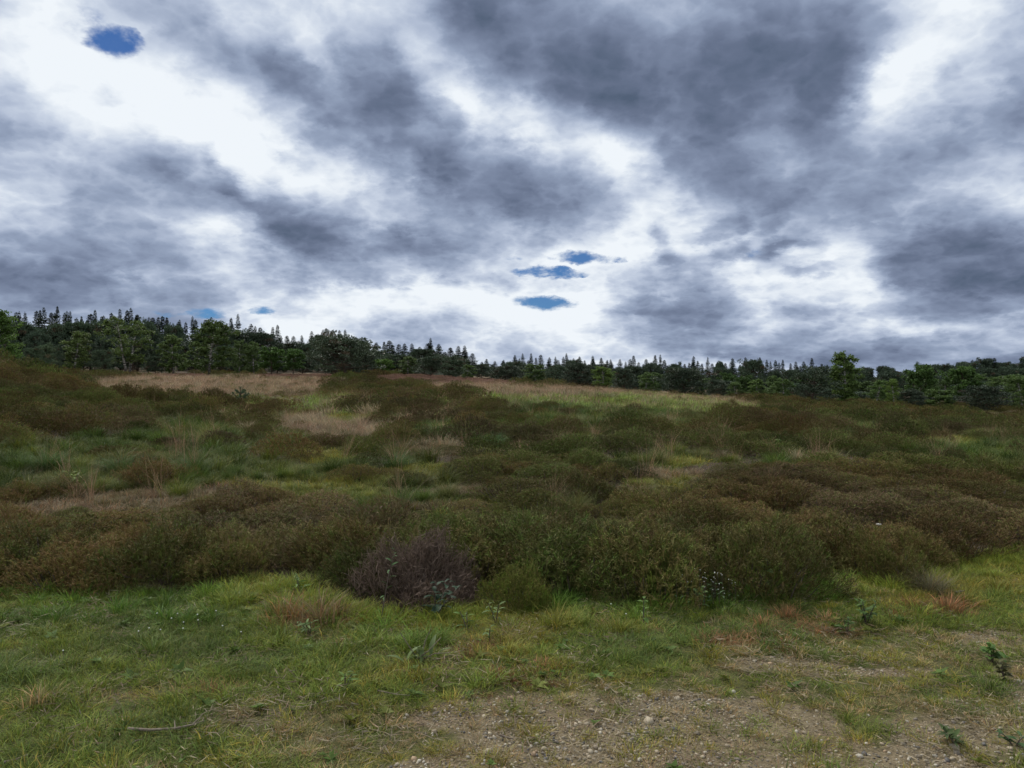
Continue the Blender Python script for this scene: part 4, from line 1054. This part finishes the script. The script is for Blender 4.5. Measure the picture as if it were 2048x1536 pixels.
# --- trees one can pick out along the wood edge: kind, photo column, depth (m), photo row of top, width (photo px), label
B, W_, S_, P_ = 'birch_tree', 'birch_tree', 'birch_tree', 'pine_tree'
for (kind, tree, u, y, vt, wp, nat, tint, label) in [
 ('broadleaf_tree', T_WIDE[0], -12, 62, 612, 118, (8, 3.2), (1.05, 1.25, .9), 'large bright green broadleaf tree cut off by the left edge of the picture'),
 (P_, T_PINE[0], 62, 84, 694, 40, (6, 3.1), (1.2, 1.25, 1.15), 'small grey-green pine next to the cut-off broadleaf tree at far left'),
 (P_, T_PINE[1], 87, 92, 687, 46, (6, 3.1), (1.5, 1.5, 1.4), 'pale grey-green pine left of the rounded light birch'),
 (P_, T_PINE[2], 112, 100, 690, 32, (6, 3.1), (1.2, 1.2, 1.2), 'narrow dark pine touching the left side of the rounded light birch'),
 (B, T_BIRCH[0], 148, 104, 658, 66, (8, 2.2), (1.2, 1.18, 1.1), 'rounded light green birch left of the two-stemmed birch'),
 (P_, T_PINE[3], 200, 104, 698, 44, (6, 3.1), (1.35, 1.35, 1.35), 'low grey-green pine between the rounded birch and the two-stemmed birch'),
 (S_, T_TWO, 256, 108, 630, 100, (8.6, 3.0), (1.0, 1.02, .9), 'two-stemmed birch with white trunks forking from the ground'),
 (P_, T_PINE[0], 311, 112, 712, 46, (6, 3.1), (1.25, 1.25, 1.3), 'low bushy pine right of the two-stemmed birch'),
 (B, T_BIRCH[1], 347, 112, 666, 58, (8, 2.2), (1.0, 1.05, .95), 'slim birch left of the broad domed birch'),
 (W_, T_WIDE[1], 418, 100, 636, 112, (8, 3.2), (.86, .92, .80), 'broad domed birch with dark trunk, tallest at the wood edge on the left'),
 (B, T_BIRCH[2], 479, 122, 676, 42, (8, 2.2), (.95, 1.0, 1.0), 'thin birch with pale trunk just right of the broad domed birch'),
 (B, T_BIRCH[3], 508, 124, 678, 50, (8, 2.2), (.95, 1.02, 1.0), 'flat-topped birch with a pale upper trunk behind the bushy oaks'),
 ('oak_tree', T_OAK[0], 543, 108, 694, 66, (5, 2.3), (.95, 1.1, .9), 'bushy dark green oak, left one of the pair beside the spreading pine'),
 ('oak_tree', T_OAK[1], 586, 106, 698, 62, (5, 2.3), (.9, 1.05, .9), 'bushy dark green oak, right one of the pair beside the spreading pine'),
 (P_, T_BIGPINE, 690, 90, 676, 172, (6, 4.6), (1.0, 1.0, 1.0), 'large dark spreading pine with branches to the ground, left of the brown slope'),
 ('beech_tree', T_OAK[1], 766, 118, 718, 52, (5, 2.3), (1.3, 1.45, 1.0), 'low bright green beech at the right flank of the spreading pine'),
 (B, T_BIRCH[0], 815, 122, 711, 48, (8, 2.2), (.95, 1.0, .95), 'small birch with a bare white stem on the brown slope'),
 (P_, T_PINE[1], 862, 108, 711, 62, (6, 3.1), (1.0, 1.0, 1.05), 'rounded pine on the brown slope right of the white-stemmed birch'),
 (P_, T_PINE[2], 906, 104, 718, 50, (6, 3.1), (1.0, 1.05, 1.0), 'upright pine standing second on the brown slope'),
 (B, T_BIRCH[1], 934, 108, 728, 36, (8, 2.2), (1.0, 1.1, .95), 'small green birch right of the two brown-slope pines'),
 (P_, T_PINE[3], 962, 118, 728, 44, (6, 3.1), (.95, .95, 1.0), 'small dark pine in the gap where the tall left wood ends'),
 (P_, T_PINE[0], 1010, 108, 731, 64, (6, 3.1), (.9, .9, .95), 'low dark pine above the straw-coloured ridge grass'),
 (B, T_BIRCH[2], 1072, 124, 726, 60, (8, 2.2), (.9, 1.0, .95), 'dull green birch above the straw grass left of the dark ridge pine'),
 (P_, T_PINE[1], 1160, 92, 724, 66, (6, 3.1), (.82, .82, .88), 'dark pine on the ridge touching a bright little birch'),
 (B, T_BIRCH[3], 1207, 86, 728, 54, (8, 2.2), (1.25, 1.35, 1.0), 'bright green little birch between two dark pines on the ridge'),
 (P_, T_PINE[2], 1248, 90, 736, 52, (6, 3.1), (.85, .85, .9), 'dark pine right of the bright little ridge birch'),
 (B, T_BIRCH[0], 1290, 100, 745, 44, (8, 2.2), (.95, 1.05, .95), 'low birch above the green field left of the broad ridge pine'),
 (P_, T_PINE[3], 1372, 92, 735, 104, (6, 3.1), (.80, .80, .86), 'broad dark pine above the right end of the green field'),
 (P_, T_PINE[0], 1432, 100, 759, 52, (6, 3.1), (.9, .9, .95), 'small rounded pine right of the broad ridge pine'),
 (B, T_BIRCH[1], 1474, 108, 762, 46, (8, 2.2), (.95, 1.05, .95), 'short dull birch left of the light ridge birch'),
 (B, T_BIRCH[2], 1510, 100, 756, 42, (8, 2.2), (1.1, 1.2, 1.0), 'short light birch on the ridge left of the layered pine'),
 (B, T_BIRCH[3], 1568, 104, 753, 46, (8, 2.2), (1.0, 1.12, 1.0), 'birch half hidden by the layered pine'),
 (P_, T_LAYER, 1622, 90, 736, 112, (6, 3.7), (.85, .88, .85), 'dark pine with flat layered branches left of the tall column birch'),
 ('birch_tree', T_COLUMN, 1694, 92, 696, 68, (8.4, 1.9), (1.05, 1.15, .9), 'tall column-shaped birch rising above the right-hand skyline'),
 (B, T_BIRCH[0], 1752, 104, 757, 50, (8, 2.2), (.95, 1.08, .95), 'birch right of the tall column birch'),
 (B, T_BIRCH[1], 1789, 98, 755, 36, (8, 2.2), (1.2, 1.3, .85), 'slim yellow-green birch on the right'),
 (P_, T_PINE[1], 1826, 92, 778, 58, (6, 3.1), (.85, .85, .9), 'low dark pine in front of the right-hand birches'),
 ('oak_tree', T_OAK[0], 1842, 122, 730, 78, (5, 2.3), (.95, 1.05, .95), 'rounded oak standing back behind the low dark pine on the right'),
 (B, T_BIRCH[2], 1884, 98, 776, 76, (8, 2.2), (1.0, 1.12, .95), 'wide low birch on the right with a rounded bright crown'),
 ('oak_tree', T_OAK[1], 1930, 124, 734, 84, (5, 2.3), (.95, 1.05, .95), 'rounded oak behind the wide low birch on the right'),
 (P_, T_PINE[2], 1968, 92, 770, 92, (6, 3.1), (.8, .8, .86), 'broad dark pine near the right edge above the straw strip'),
 (B, T_BIRCH[3], 2000, 118, 744, 60, (8, 2.2), (.95, 1.05, .95), 'tall dull birch behind the broad pine near the right edge'),
 (B, T_WIDE[1], 2046, 100, 748, 74, (8, 3.2), (1.0, 1.12, .95), 'birch cut by the right edge of the picture'),
]:
    cat = {'birch_tree': 'birch', 'pine_tree': 'pine', 'oak_tree': 'oak', 'beech_tree': 'beech', 'broadleaf_tree': 'tree'}[kind]
    plant(kind, tree, u, y, vt, wp, label, cat, None, tint, nat)

# --- the woods behind: every tree stands for itself
SKY_U = [-300, 0, 90, 200, 300, 400, 480, 540, 600, 640, 700, 760, 800, 850, 900, 940, 956]
SKY_V = [628, 628, 620, 624, 630, 634, 642, 652, 670, 657, 667, 686, 692, 682, 692, 694, 716]
SKR_U = [940, 1000, 1080, 1150, 1250, 1400, 1500, 1600, 1680, 1750, 1850, 1900, 1960, 2048, 2400]
SKR_V = [722, 718, 709, 713, 716, 722, 718, 723, 731, 738, 731, 726, 716, 718, 720]
def row(u0, u1, ybase, step, us, vs, low, jit, trees, natH, natR, width, name, cat, label, group, tint):
    u = u0
    while u < u1:
        y = ybase + rg.uniform(-6, 6)
        vt = np.interp(u, us, vs) + low + rg.normal(0, jit)
        wp = width * rg.uniform(.8, 1.25) * F_PX / y
        plant(name, trees[int(rg.integers(0, len(trees)))], u, y, vt, wp, label, cat, group, np.array(tint) * rg.uniform(.8, 1.2), (natH, natR))
        u += step * rg.uniform(.6, 1.4) * F_PX / y
row(-330, 950, 186, 2.0, SKY_U, SKY_V, 3, 7, T_SPRUCE, 14, 2.3, 4.9, 'spruce_tree', 'spruce', 'dark spruce with spiky top on the skyline of the tall left wood', 'spruces on the left skyline', (1, 1, 1.05))
row(-330, 945, 170, 3.2, SKY_U, SKY_V, 5, 7, T_SPRUCE, 14, 2.3, 6.4, 'spruce_tree', 'spruce', 'dark spruce inside the tall left wood, below the skyline tops', 'spruces inside the left wood', (1, 1.05, 1))
row(-300, 940, 152, 4.6, SKY_U, SKY_V, 17, 6, T_PINE, 6, 3.1, 7.6, 'pine_tree', 'pine', 'grey-green pine along the front of the tall left wood', 'pines fronting the left wood', (.95, 1.0, 1.0))
row(-300, 930, 138, 5.0, SKY_U, SKY_V, 52, 9, T_PINE, 6, 3.1, 6.2, 'pine_tree', 'pine', 'low dark pine in the undergrowth row before the left wood', 'low pines before the left wood', (.85, .9, .95))
row(930, 1720, 285, 2.4, SKR_U, SKR_V, 2, 5, T_SPRUCE, 14, 2.3, 5.6, 'spruce_tree', 'spruce', 'small dark spruce spire on the far right-hand skyline', 'spruces on the right skyline', (1.05, 1.1, 1.2))
row(1700, 2250, 262, 5.2, SKR_U, SKR_V, 2, 7, T_TALLPINE, 13, 2.9, 5.4, 'pine_tree', 'pine', 'tall pine with a flat tufted top on the skyline at far right', 'tall pines on the right skyline', (.95, 1.0, 1.1))
row(930, 2250, 255, 5.0, SKR_U, SKR_V, 5, 4, T_PINE[:2] + T_SPRUCE, 6, 3.1, 6.4, 'conifer_tree', 'conifer', 'dark conifer in the middle of the right-hand wood', 'conifers inside the right wood', (1.05, 1.1, 1.15))
row(940, 2250, 205, 5.6, SKR_U, SKR_V, 13, 6, T_PINE, 6, 3.1, 7.0, 'pine_tree', 'pine', 'grey-green pine along the front of the right-hand wood', 'pines fronting the right wood', (1.0, 1.05, 1.1))
row(1240, 2250, 160, 6.4, SKR_U, SKR_V, 27, 6, T_BIRCH + T_OAK[:1], 8, 2.2, 5.6, 'birch_tree', 'birch', 'dull green birch in the belt before the right-hand wood', 'birches before the right wood', (.85, .95, .95))
row(960, 2250, 135, 7.5, SKR_U, SKR_V, 46, 5, T_PINE + T_BIRCH[:2], 6, 3.0, 6.0, 'scrub_tree', 'tree', 'low scrub tree filling the foot of the right-hand wood', 'scrub at the foot of the right wood', (.85, .92, .95))

# ================================================================ plants and small things one can point to
def leaf_mesh(name, L, W, seed=0, lobed=False):
    """one broad leaf along +Y with a folded midrib"""
    t = np.linspace(0, 1, 7)
    wv = W * np.sin(np.pi * np.clip(t * .96 + .02, 0, 1)) ** .75
    if lobed: wv = wv * (1 + .35 * np.cos(t * 22))
    mid = np.stack([0 * t, L * t, .10 * L * np.sin(t * 2.6) - .22 * L * t * t], -1)
    l = mid + np.stack([-wv * .5, 0 * t, .16 * wv], -1); r_ = mid + np.stack([wv * .5, 0 * t, .16 * wv], -1)
    V = np.concatenate([mid, l, r_]); n = 7; k = np.arange(n - 1)
    F = np.concatenate([np.stack([k, k + 1, n + k + 1, n + k], -1), np.stack([k + 1, k, 2 * n + k, 2 * n + k + 1], -1)])
    return mesh_np(name, V, [F], M_LEAF, np.ones((len(V), 3)), True)
LF = {'oval': leaf_mesh('leaf_oval', 1, .5), 'lance': leaf_mesh('leaf_lance', 1, .26), 'lobed': leaf_mesh('leaf_lobed', 1, .46, lobed=True)}

def tube_obj(name, parent, path, rad, mat, sides=6):
    V, F = tube(path, rad, sides)
    return link(name, mesh_np(name, V, [F], mat, None, True), parent)

def herb(name, u, v, H, nl, Lf, kind, tint, label, cat='plant', stems=1, spread=.4, y=None):
    """upright leafy plant: a stem and separate leaves"""
    p = on_ground(u, y) if y else at_px(u, v)
    root = empty(name, p, rg.uniform(0, 6.28)); tag(root, label, cat)
    for s in range(stems):
        a = rg.uniform(0, 6.28); top = np.array([math.cos(a) * spread * H * (.3 + .7 * rg.uniform()), math.sin(a) * spread * H * (.3 + .7 * rg.uniform()), H * rg.uniform(.8, 1.0)])
        path = np.array([[0, 0, -.01], top * .5 + (0, 0, H * .08), top])
        tube_obj('stem', root, path, np.array([.0045, .0035, .002]), M_TWIG, 5)
        for k in range(nl):
            t = .18 + .82 * (k + .5) / nl; b = pts_along(path, np.array([t]))[0]
            o = link('leaf', LF[kind], root, b, tint=np.array(tint) * rg.uniform(.75, 1.25))
            sc_l = Lf * rg.uniform(.7, 1.2) * (1.1 - .4 * t)
            o.scale = (sc_l,) * 3; o.rotation_euler = (rg.uniform(-.1, .7), rg.normal(0, .3), k * 2.4 + rg.normal(0, .4))
    return root

G1 = (.105, .170, .042); G2 = (.075, .125, .034); G3 = (.125, .195, .05); G4 = (.12, .175, .058)
herb('oak_seedling', 868, 1240, .27, 9, .085, 'lobed', (.030, .055, .030), 'dark bluish-green broad-leaved seedling at the foot of the dead grey-purple shrub', stems=3, spread=.7)
herb('rowan_sapling', 762, 1150, .50, 12, .060, 'lance', (.085, .15, .055), 'pale green rowan sapling poking through the left side of the dead shrub', stems=1, y=5.1)
herb('herb', 992, 1248, .14, 8, .070, 'lance', G4, 'light green leafy herb in the turf just in front of the small bright shrub', stems=2)
herb('herb', 935, 1262, .13, 7, .060, 'lance', G1, 'leafy herb between the dead shrub and the small bright shrub, in the turf', stems=2)
herb('herb', 978, 1283, .10, 7, .055, 'oval', G4, 'small pale herb in the turf below the small bright shrub')
herb('herb', 1287, 1248, .16, 10, .062, 'oval', G1, 'bright green leafy herb in the turf right of the small bright shrub')
herb('herb', 620, 1272, .12, 8, .075, 'lance', G4, 'grey-green thistle-like rosette in the turf near the straw tuft', stems=3, spread=.8)
herb('herb', 600, 1190, .14, 8, .085, 'lance', G1, 'fern-like green leaves at the bank foot left of the straw tuft', stems=2, spread=.8)
herb('sapling', 1530, 1192, .30, 12, .062, 'oval', (.11, .16, .06), 'dull green leafy sapling at the bank foot, right of the white-flowered weeds', stems=2)
herb('herb', 1733, 1250, .17, 12, .060, 'oval', G2, 'dark green bushy herb standing alone in the turf on the right', stems=3)
herb('herb', 1695, 1272, .11, 10, .070, 'lance', G2, 'low dark herb beside the bushy one in the right-hand turf', stems=2)
herb('dock_plant', 1985, 1325, .10, 9, .085, 'oval', (.085, .150, .035), 'broad-leaved green dock at the right edge beyond the gravel', stems=2, spread=.8)
herb('herb', 1915, 1495, .06, 9, .07, 'lance', (.065, .095, .032), 'dark sprawling weed lying on the gravel at lower right', stems=3, spread=1.6)
herb('herb', 2030, 1495, .05, 7, .060, 'lance', (.06, .11, .04), 'small weed on the gravel by the right edge', stems=2, spread=1.4)
herb('herb', 2010, 1362, .10, 10, .05, 'oval', (.10, .10, .04), 'brownish-green clump at the right edge between dock and gravel', stems=3)
herb('herb', 150, 980, .26, 9, .10, 'lance', (.13, .19, .035), 'yellow-green leafy herb among the green moor grass on the left', stems=2)
herb('herb', 1400, 1222, .18, 9, .060, 'oval', G4, 'pale leafy weed rising beside the white-flowered patch', stems=2)
herb('herb', 690, 1378, .10, 8, .060, 'lance', G3, 'small light green herb alone in the middle of the turf', stems=2)
herb('herb', 1550, 960, .34, 10, .10, 'oval', (.09, .13, .035), 'light green leafy sapling sticking out of the right-hand heather', stems=2, y=14)

# thistle with dry stems
tp = at_px(835, 1325); root = empty('thistle', tp); tag(root, 'grey-green thistle clump with dry stems leaning right, in the turf', 'plant')
for k in range(9):
    o = link('leaf', LF['lance'], root, (rg.normal(0, .05), rg.normal(0, .04), .01), tint=np.array((.12, .16, .06)) * rg.uniform(.8, 1.2)); q = rg.uniform(.08, .15)
    o.scale = (q, q, q); o.rotation_euler = (rg.uniform(.3, 1.1), 0, k * .75)
for (dx_, dz_, l) in ((.20, .10, 1), (.14, .16, 1), (-.10, .17, 1), (.24, .03, 1), (.08, .2, 1)):
    tube_obj('dry_stem', root, np.array([[rg.normal(0, .02), rg.normal(0, .02), 0], [dx_ * .5, rg.normal(0, .03), dz_ * .55], [dx_, rg.normal(0, .05), dz_]]), np.array([.0035, .003, .002]), M_STICK, 5)

# white-flowered patch
def head_mesh(name, rx, rz_):
    import bmesh
    bm = bmesh.new(); bmesh.ops.create_icosphere(bm, subdivisions=1, radius=1.0)
    for v in bm.verts: v.co = (v.co.x * rx, v.co.y * rx, v.co.z * rz_)
    me = bpy.data.meshes.new(name); bm.to_mesh(me); bm.free()
    m = solid_material('white_petals', (.42, .44, .36), (.66, .67, .60), 200, .7, .2, .1) if 'white_petals' not in bpy.data.materials else bpy.data.materials['white_petals']
    me.materials.append(m); return me
PETAL = head_mesh('petals', .0042, .0025); CLOVER = head_mesh('clover_head', .0055, .0045)
STALK1 = mesh_np('stalk', *(lambda V, F: (V, [F]))(*tube(np.array([[0, 0, 0], [.004, .002, .5], [0, 0, 1.]]), np.array([.0016, .0014, .001]), 4)), M_TWIG)
root = empty('stitchwort', at_px(1412, 1206)); tag(root, 'patch of leafy weeds with tiny white flowers at the foot of the bank', 'flowers')
for k in range(46):
    px_, py_ = rg.normal(0, .11), rg.normal(0, .07); h = rg.uniform(.10, .24)
    o = link('stem', STALK1, root, (px_, py_, 0)); o.scale = (1, 1, h)
    f = link('flower', PETAL, root, (px_, py_, h)); f.rotation_euler = (rg.normal(0, .4), rg.normal(0, .4), 0)
    o = link('leaf', LF['lance'], root, (px_, py_, h * rg.uniform(.2, .7)), tint=(.09, .15, .06)); o.scale = (.05,) * 3; o.rotation_euler = (rg.uniform(0, .6), 0, rg.uniform(0, 6.28))
for (u, v) in ((343, 1257), (367, 1259), (366, 1272), (395, 1252), (396, 1257), (321, 1276), (298, 1274), (277, 1286), (432, 1242), (314, 1244), (482, 1279), (445, 1271), (126, 1323), (355, 1246), (1222, 1221), (1252, 1249)):
    p = at_px(u, v); h = rg.uniform(.045, .075)
    root = empty('clover', p); tag(root, 'single white clover head in the turf below the left part of the bank' if u < 600 else 'single small white flower in the turf right of the small bright shrub', 'flower', 'white clover heads left' if u < 600 else 'white flowers right')
    o = link('stalk', STALK1, root); o.scale = (1, 1, h)
    link('flower_head', CLOVER, root, (0, 0, h))

# sticks
def stick(pts, rad, label, stubs=()):
    P = [at_px(u, v) for (u, v) in pts]
    c = np.mean(P, 0); path = np.array([(p[0] - c[0], p[1] - c[1], p[2] - c[2] + rad * 1.2 + .012) for p in P])
    root = empty('stick', c); tag(root, label, 'stick')
    tube_obj('shaft', root, path, np.linspace(rad, rad * .45, len(path)), M_STICK, 7)
    for (i, d) in stubs: tube_obj('twig', root, np.array([path[i], path[i] + np.array(d) * .5, path[i] + np.array(d)]), np.array([rad * .5, rad * .4, rad * .2]), M_STICK, 5)
stick([(256, 1467), (300, 1471), (350, 1467), (385, 1459), (408, 1452)], .0075, 'long curved bare stick lying in the turf at lower left', ((3, (.03, .05, .03)), (2, (-.02, .04, .02))))
stick([(262, 1497), (272, 1490), (286, 1486)], .004, 'short curved twig just below the long stick at lower left')
stick([(8, 1536), (30, 1529), (56, 1519)], .006, 'pale stick poking in at the bottom left corner')
stick([(755, 1388), (790, 1396), (820, 1399)], .0042, 'thin pale twig in the turf left of the gravel', ((1, (.05, .03, .02)),))
stick([(1000, 1480), (1016, 1484), (1030, 1488)], .006, 'short dark stick on the gravel at bottom centre')
stick([(702, 1415), (716, 1417)], .005, 'small pale wood chip in the turf at bottom centre left')
stick([(1910, 1192), (1930, 1188)], .011, 'short pale broken stick on the dry turf near the right edge')
stick([(500, 1240), (520, 1252), (535, 1262)], .003, 'thin straw-coloured twig by the white clover')
stick([(1170, 1275), (1190, 1279)], .003, 'thin dark twig in the turf right of centre')

# pale stone in the bank
p = on_ground(1757, 6.9); o = link('pale_stone', PEB[1], None, (p[0], p[1], .30), tint=(.55, .52, .46)); o.scale = (.028, .02, .02)
tag(o, 'pale stone-like scrap caught in the heather bank on the right', 'stone')

# straw tufts and tussocks one can point to
def tuft(mesh, u, v, s, tint, label, name='grass_tussock', dead=None):
    p = at_px(u, v); root = empty(name, p, rg.uniform(0, 6.28), (s, s, s * .95)); tag(root, label, 'grass tussock')
    link('blades', mesh, root, tint=tint)
    if dead is not None: link('dry_stalks', STALK[int(rg.integers(0, 3))], root, tint=dead)
ST = (.27, .215, .15)
tuft(GN[0], 385, 950, 1.0, (.095, .135, .050), 'big green tussock crowned with pale stalks on the left slope', dead=ST)
tuft(GN[1], 240, 950, .85, (.065, .130, .040), 'round lush green tussock left of the one with pale stalks')
tuft(GN[2], 90, 945, .95, (.075, .135, .045), 'lush green tussock near the left edge of the slope', dead=(.12, .15, .07))
tuft(GN[3], 660, 880, .95, (.21, .175, .115), 'straw-coloured tussock in the hollow at the tip of the left hill', dead=ST)
tuft(GN[0], 715, 890, .9, (.20, .165, .105), 'straw-coloured tussock right of the palest one in the hollow', dead=ST)
tuft(GN[1], 566, 895, .95, (.105, .155, .055), 'green tussock left of the pale tussocks in the hollow', dead=ST)
tuft(GN[2], 872, 882, 1.0, (.115, .165, .065), 'green tussock with windswept pale stalks right of the hollow', dead=ST)
tuft(GN[3], 988, 895, .8, (.090, .170, .070), 'small bluish-green tussock in the brown heather left of centre')
tuft(GN[0], 790, 940, .9, (.085, .14, .045), 'fan of pale stalks over green blades in the middle heath', dead=(.34, .28, .19))
tuft(GN[1], 1105, 1010, .7, (.16, .15, .08), 'thin dry stalks standing out of the centre heather', dead=(.30, .25, .17))
tuft(GN[2], 1275, 1005, .7, (.14, .13, .07), 'sparse dry stalks leaning left in the heather right of centre', dead=(.30, .25, .17))
tuft(LAWNT[0], 640, 1245, 1.6, (.25, .18, .10), 'flattened straw tuft at the bank foot, left of the dead shrub', dead=None)
tuft(LAWNT[1], 575, 1240, 1.3, (.27, .17, .07), 'small orange-brown moss tuft in the turf below the bank')
tuft(GN[3], 1860, 1190, .55, (.15, .13, .08), 'dry brownish tuft at the right end of the bank foot')

# young pine on the tan slope
def young_pine():
    r = np.random.default_rng(9); wood = Acc(); leaf = Acc()
    tr = np.array([[0, 0, -.03], [.01, 0, .4], [0, .01, .88]]); V, F = tube(tr, np.array([.028, .02, .008]), 6); wood.add(V, F)
    br = [(tr, .55, 1.0)]
    for z, nb, L in ((.16, 5, .44), (.38, 5, .40), (.60, 4, .24)):
        for k in range(nb):
            a = k * 6.283 / nb + r.normal(0, .3); pth = limb_path((0, 0, z), (math.cos(a), math.sin(a), .35), L * r.uniform(.8, 1.1), r, .7, 3, .05)
            V, F = tube(pth, np.linspace(.012, .005, 4), 4); wood.add(V, F); br.append((pth, .25, 1))
    for pth, t0, t1 in br:
        n = 150; t = r.uniform(t0, t1, n); b = pts_along(pth, t); ax = unit(pth[-1] - pth[-2])
        D = unit(r.normal(0, 1, (n, 3))) + ax * .9
        V, F = rhombi(b, D, r.normal(0, 1, (n, 3)), r.uniform(.06, .10, n), .009); leaf.add(V, F, np.repeat(r.uniform(.8, 1.2, (n, 1)) * np.array((.050, .085, .040)), 4, 0))
    return wood.mesh('young_pine_wood', M_BARK), leaf.mesh('young_pine_needles', M_NEEDLE)
yp = young_pine(); x, y, z = on_ground(481, 31)
root = empty('young_pine', (x, y, z - .05), 0, (1.12, 1.12, 1.05)); tag(root, 'single knee-high young pine on the edge of the tan grass hollow', 'pine')
link('trunk', yp[0], root); link('needles', yp[1], root, tint=(1.1, 1.15, 1.1))
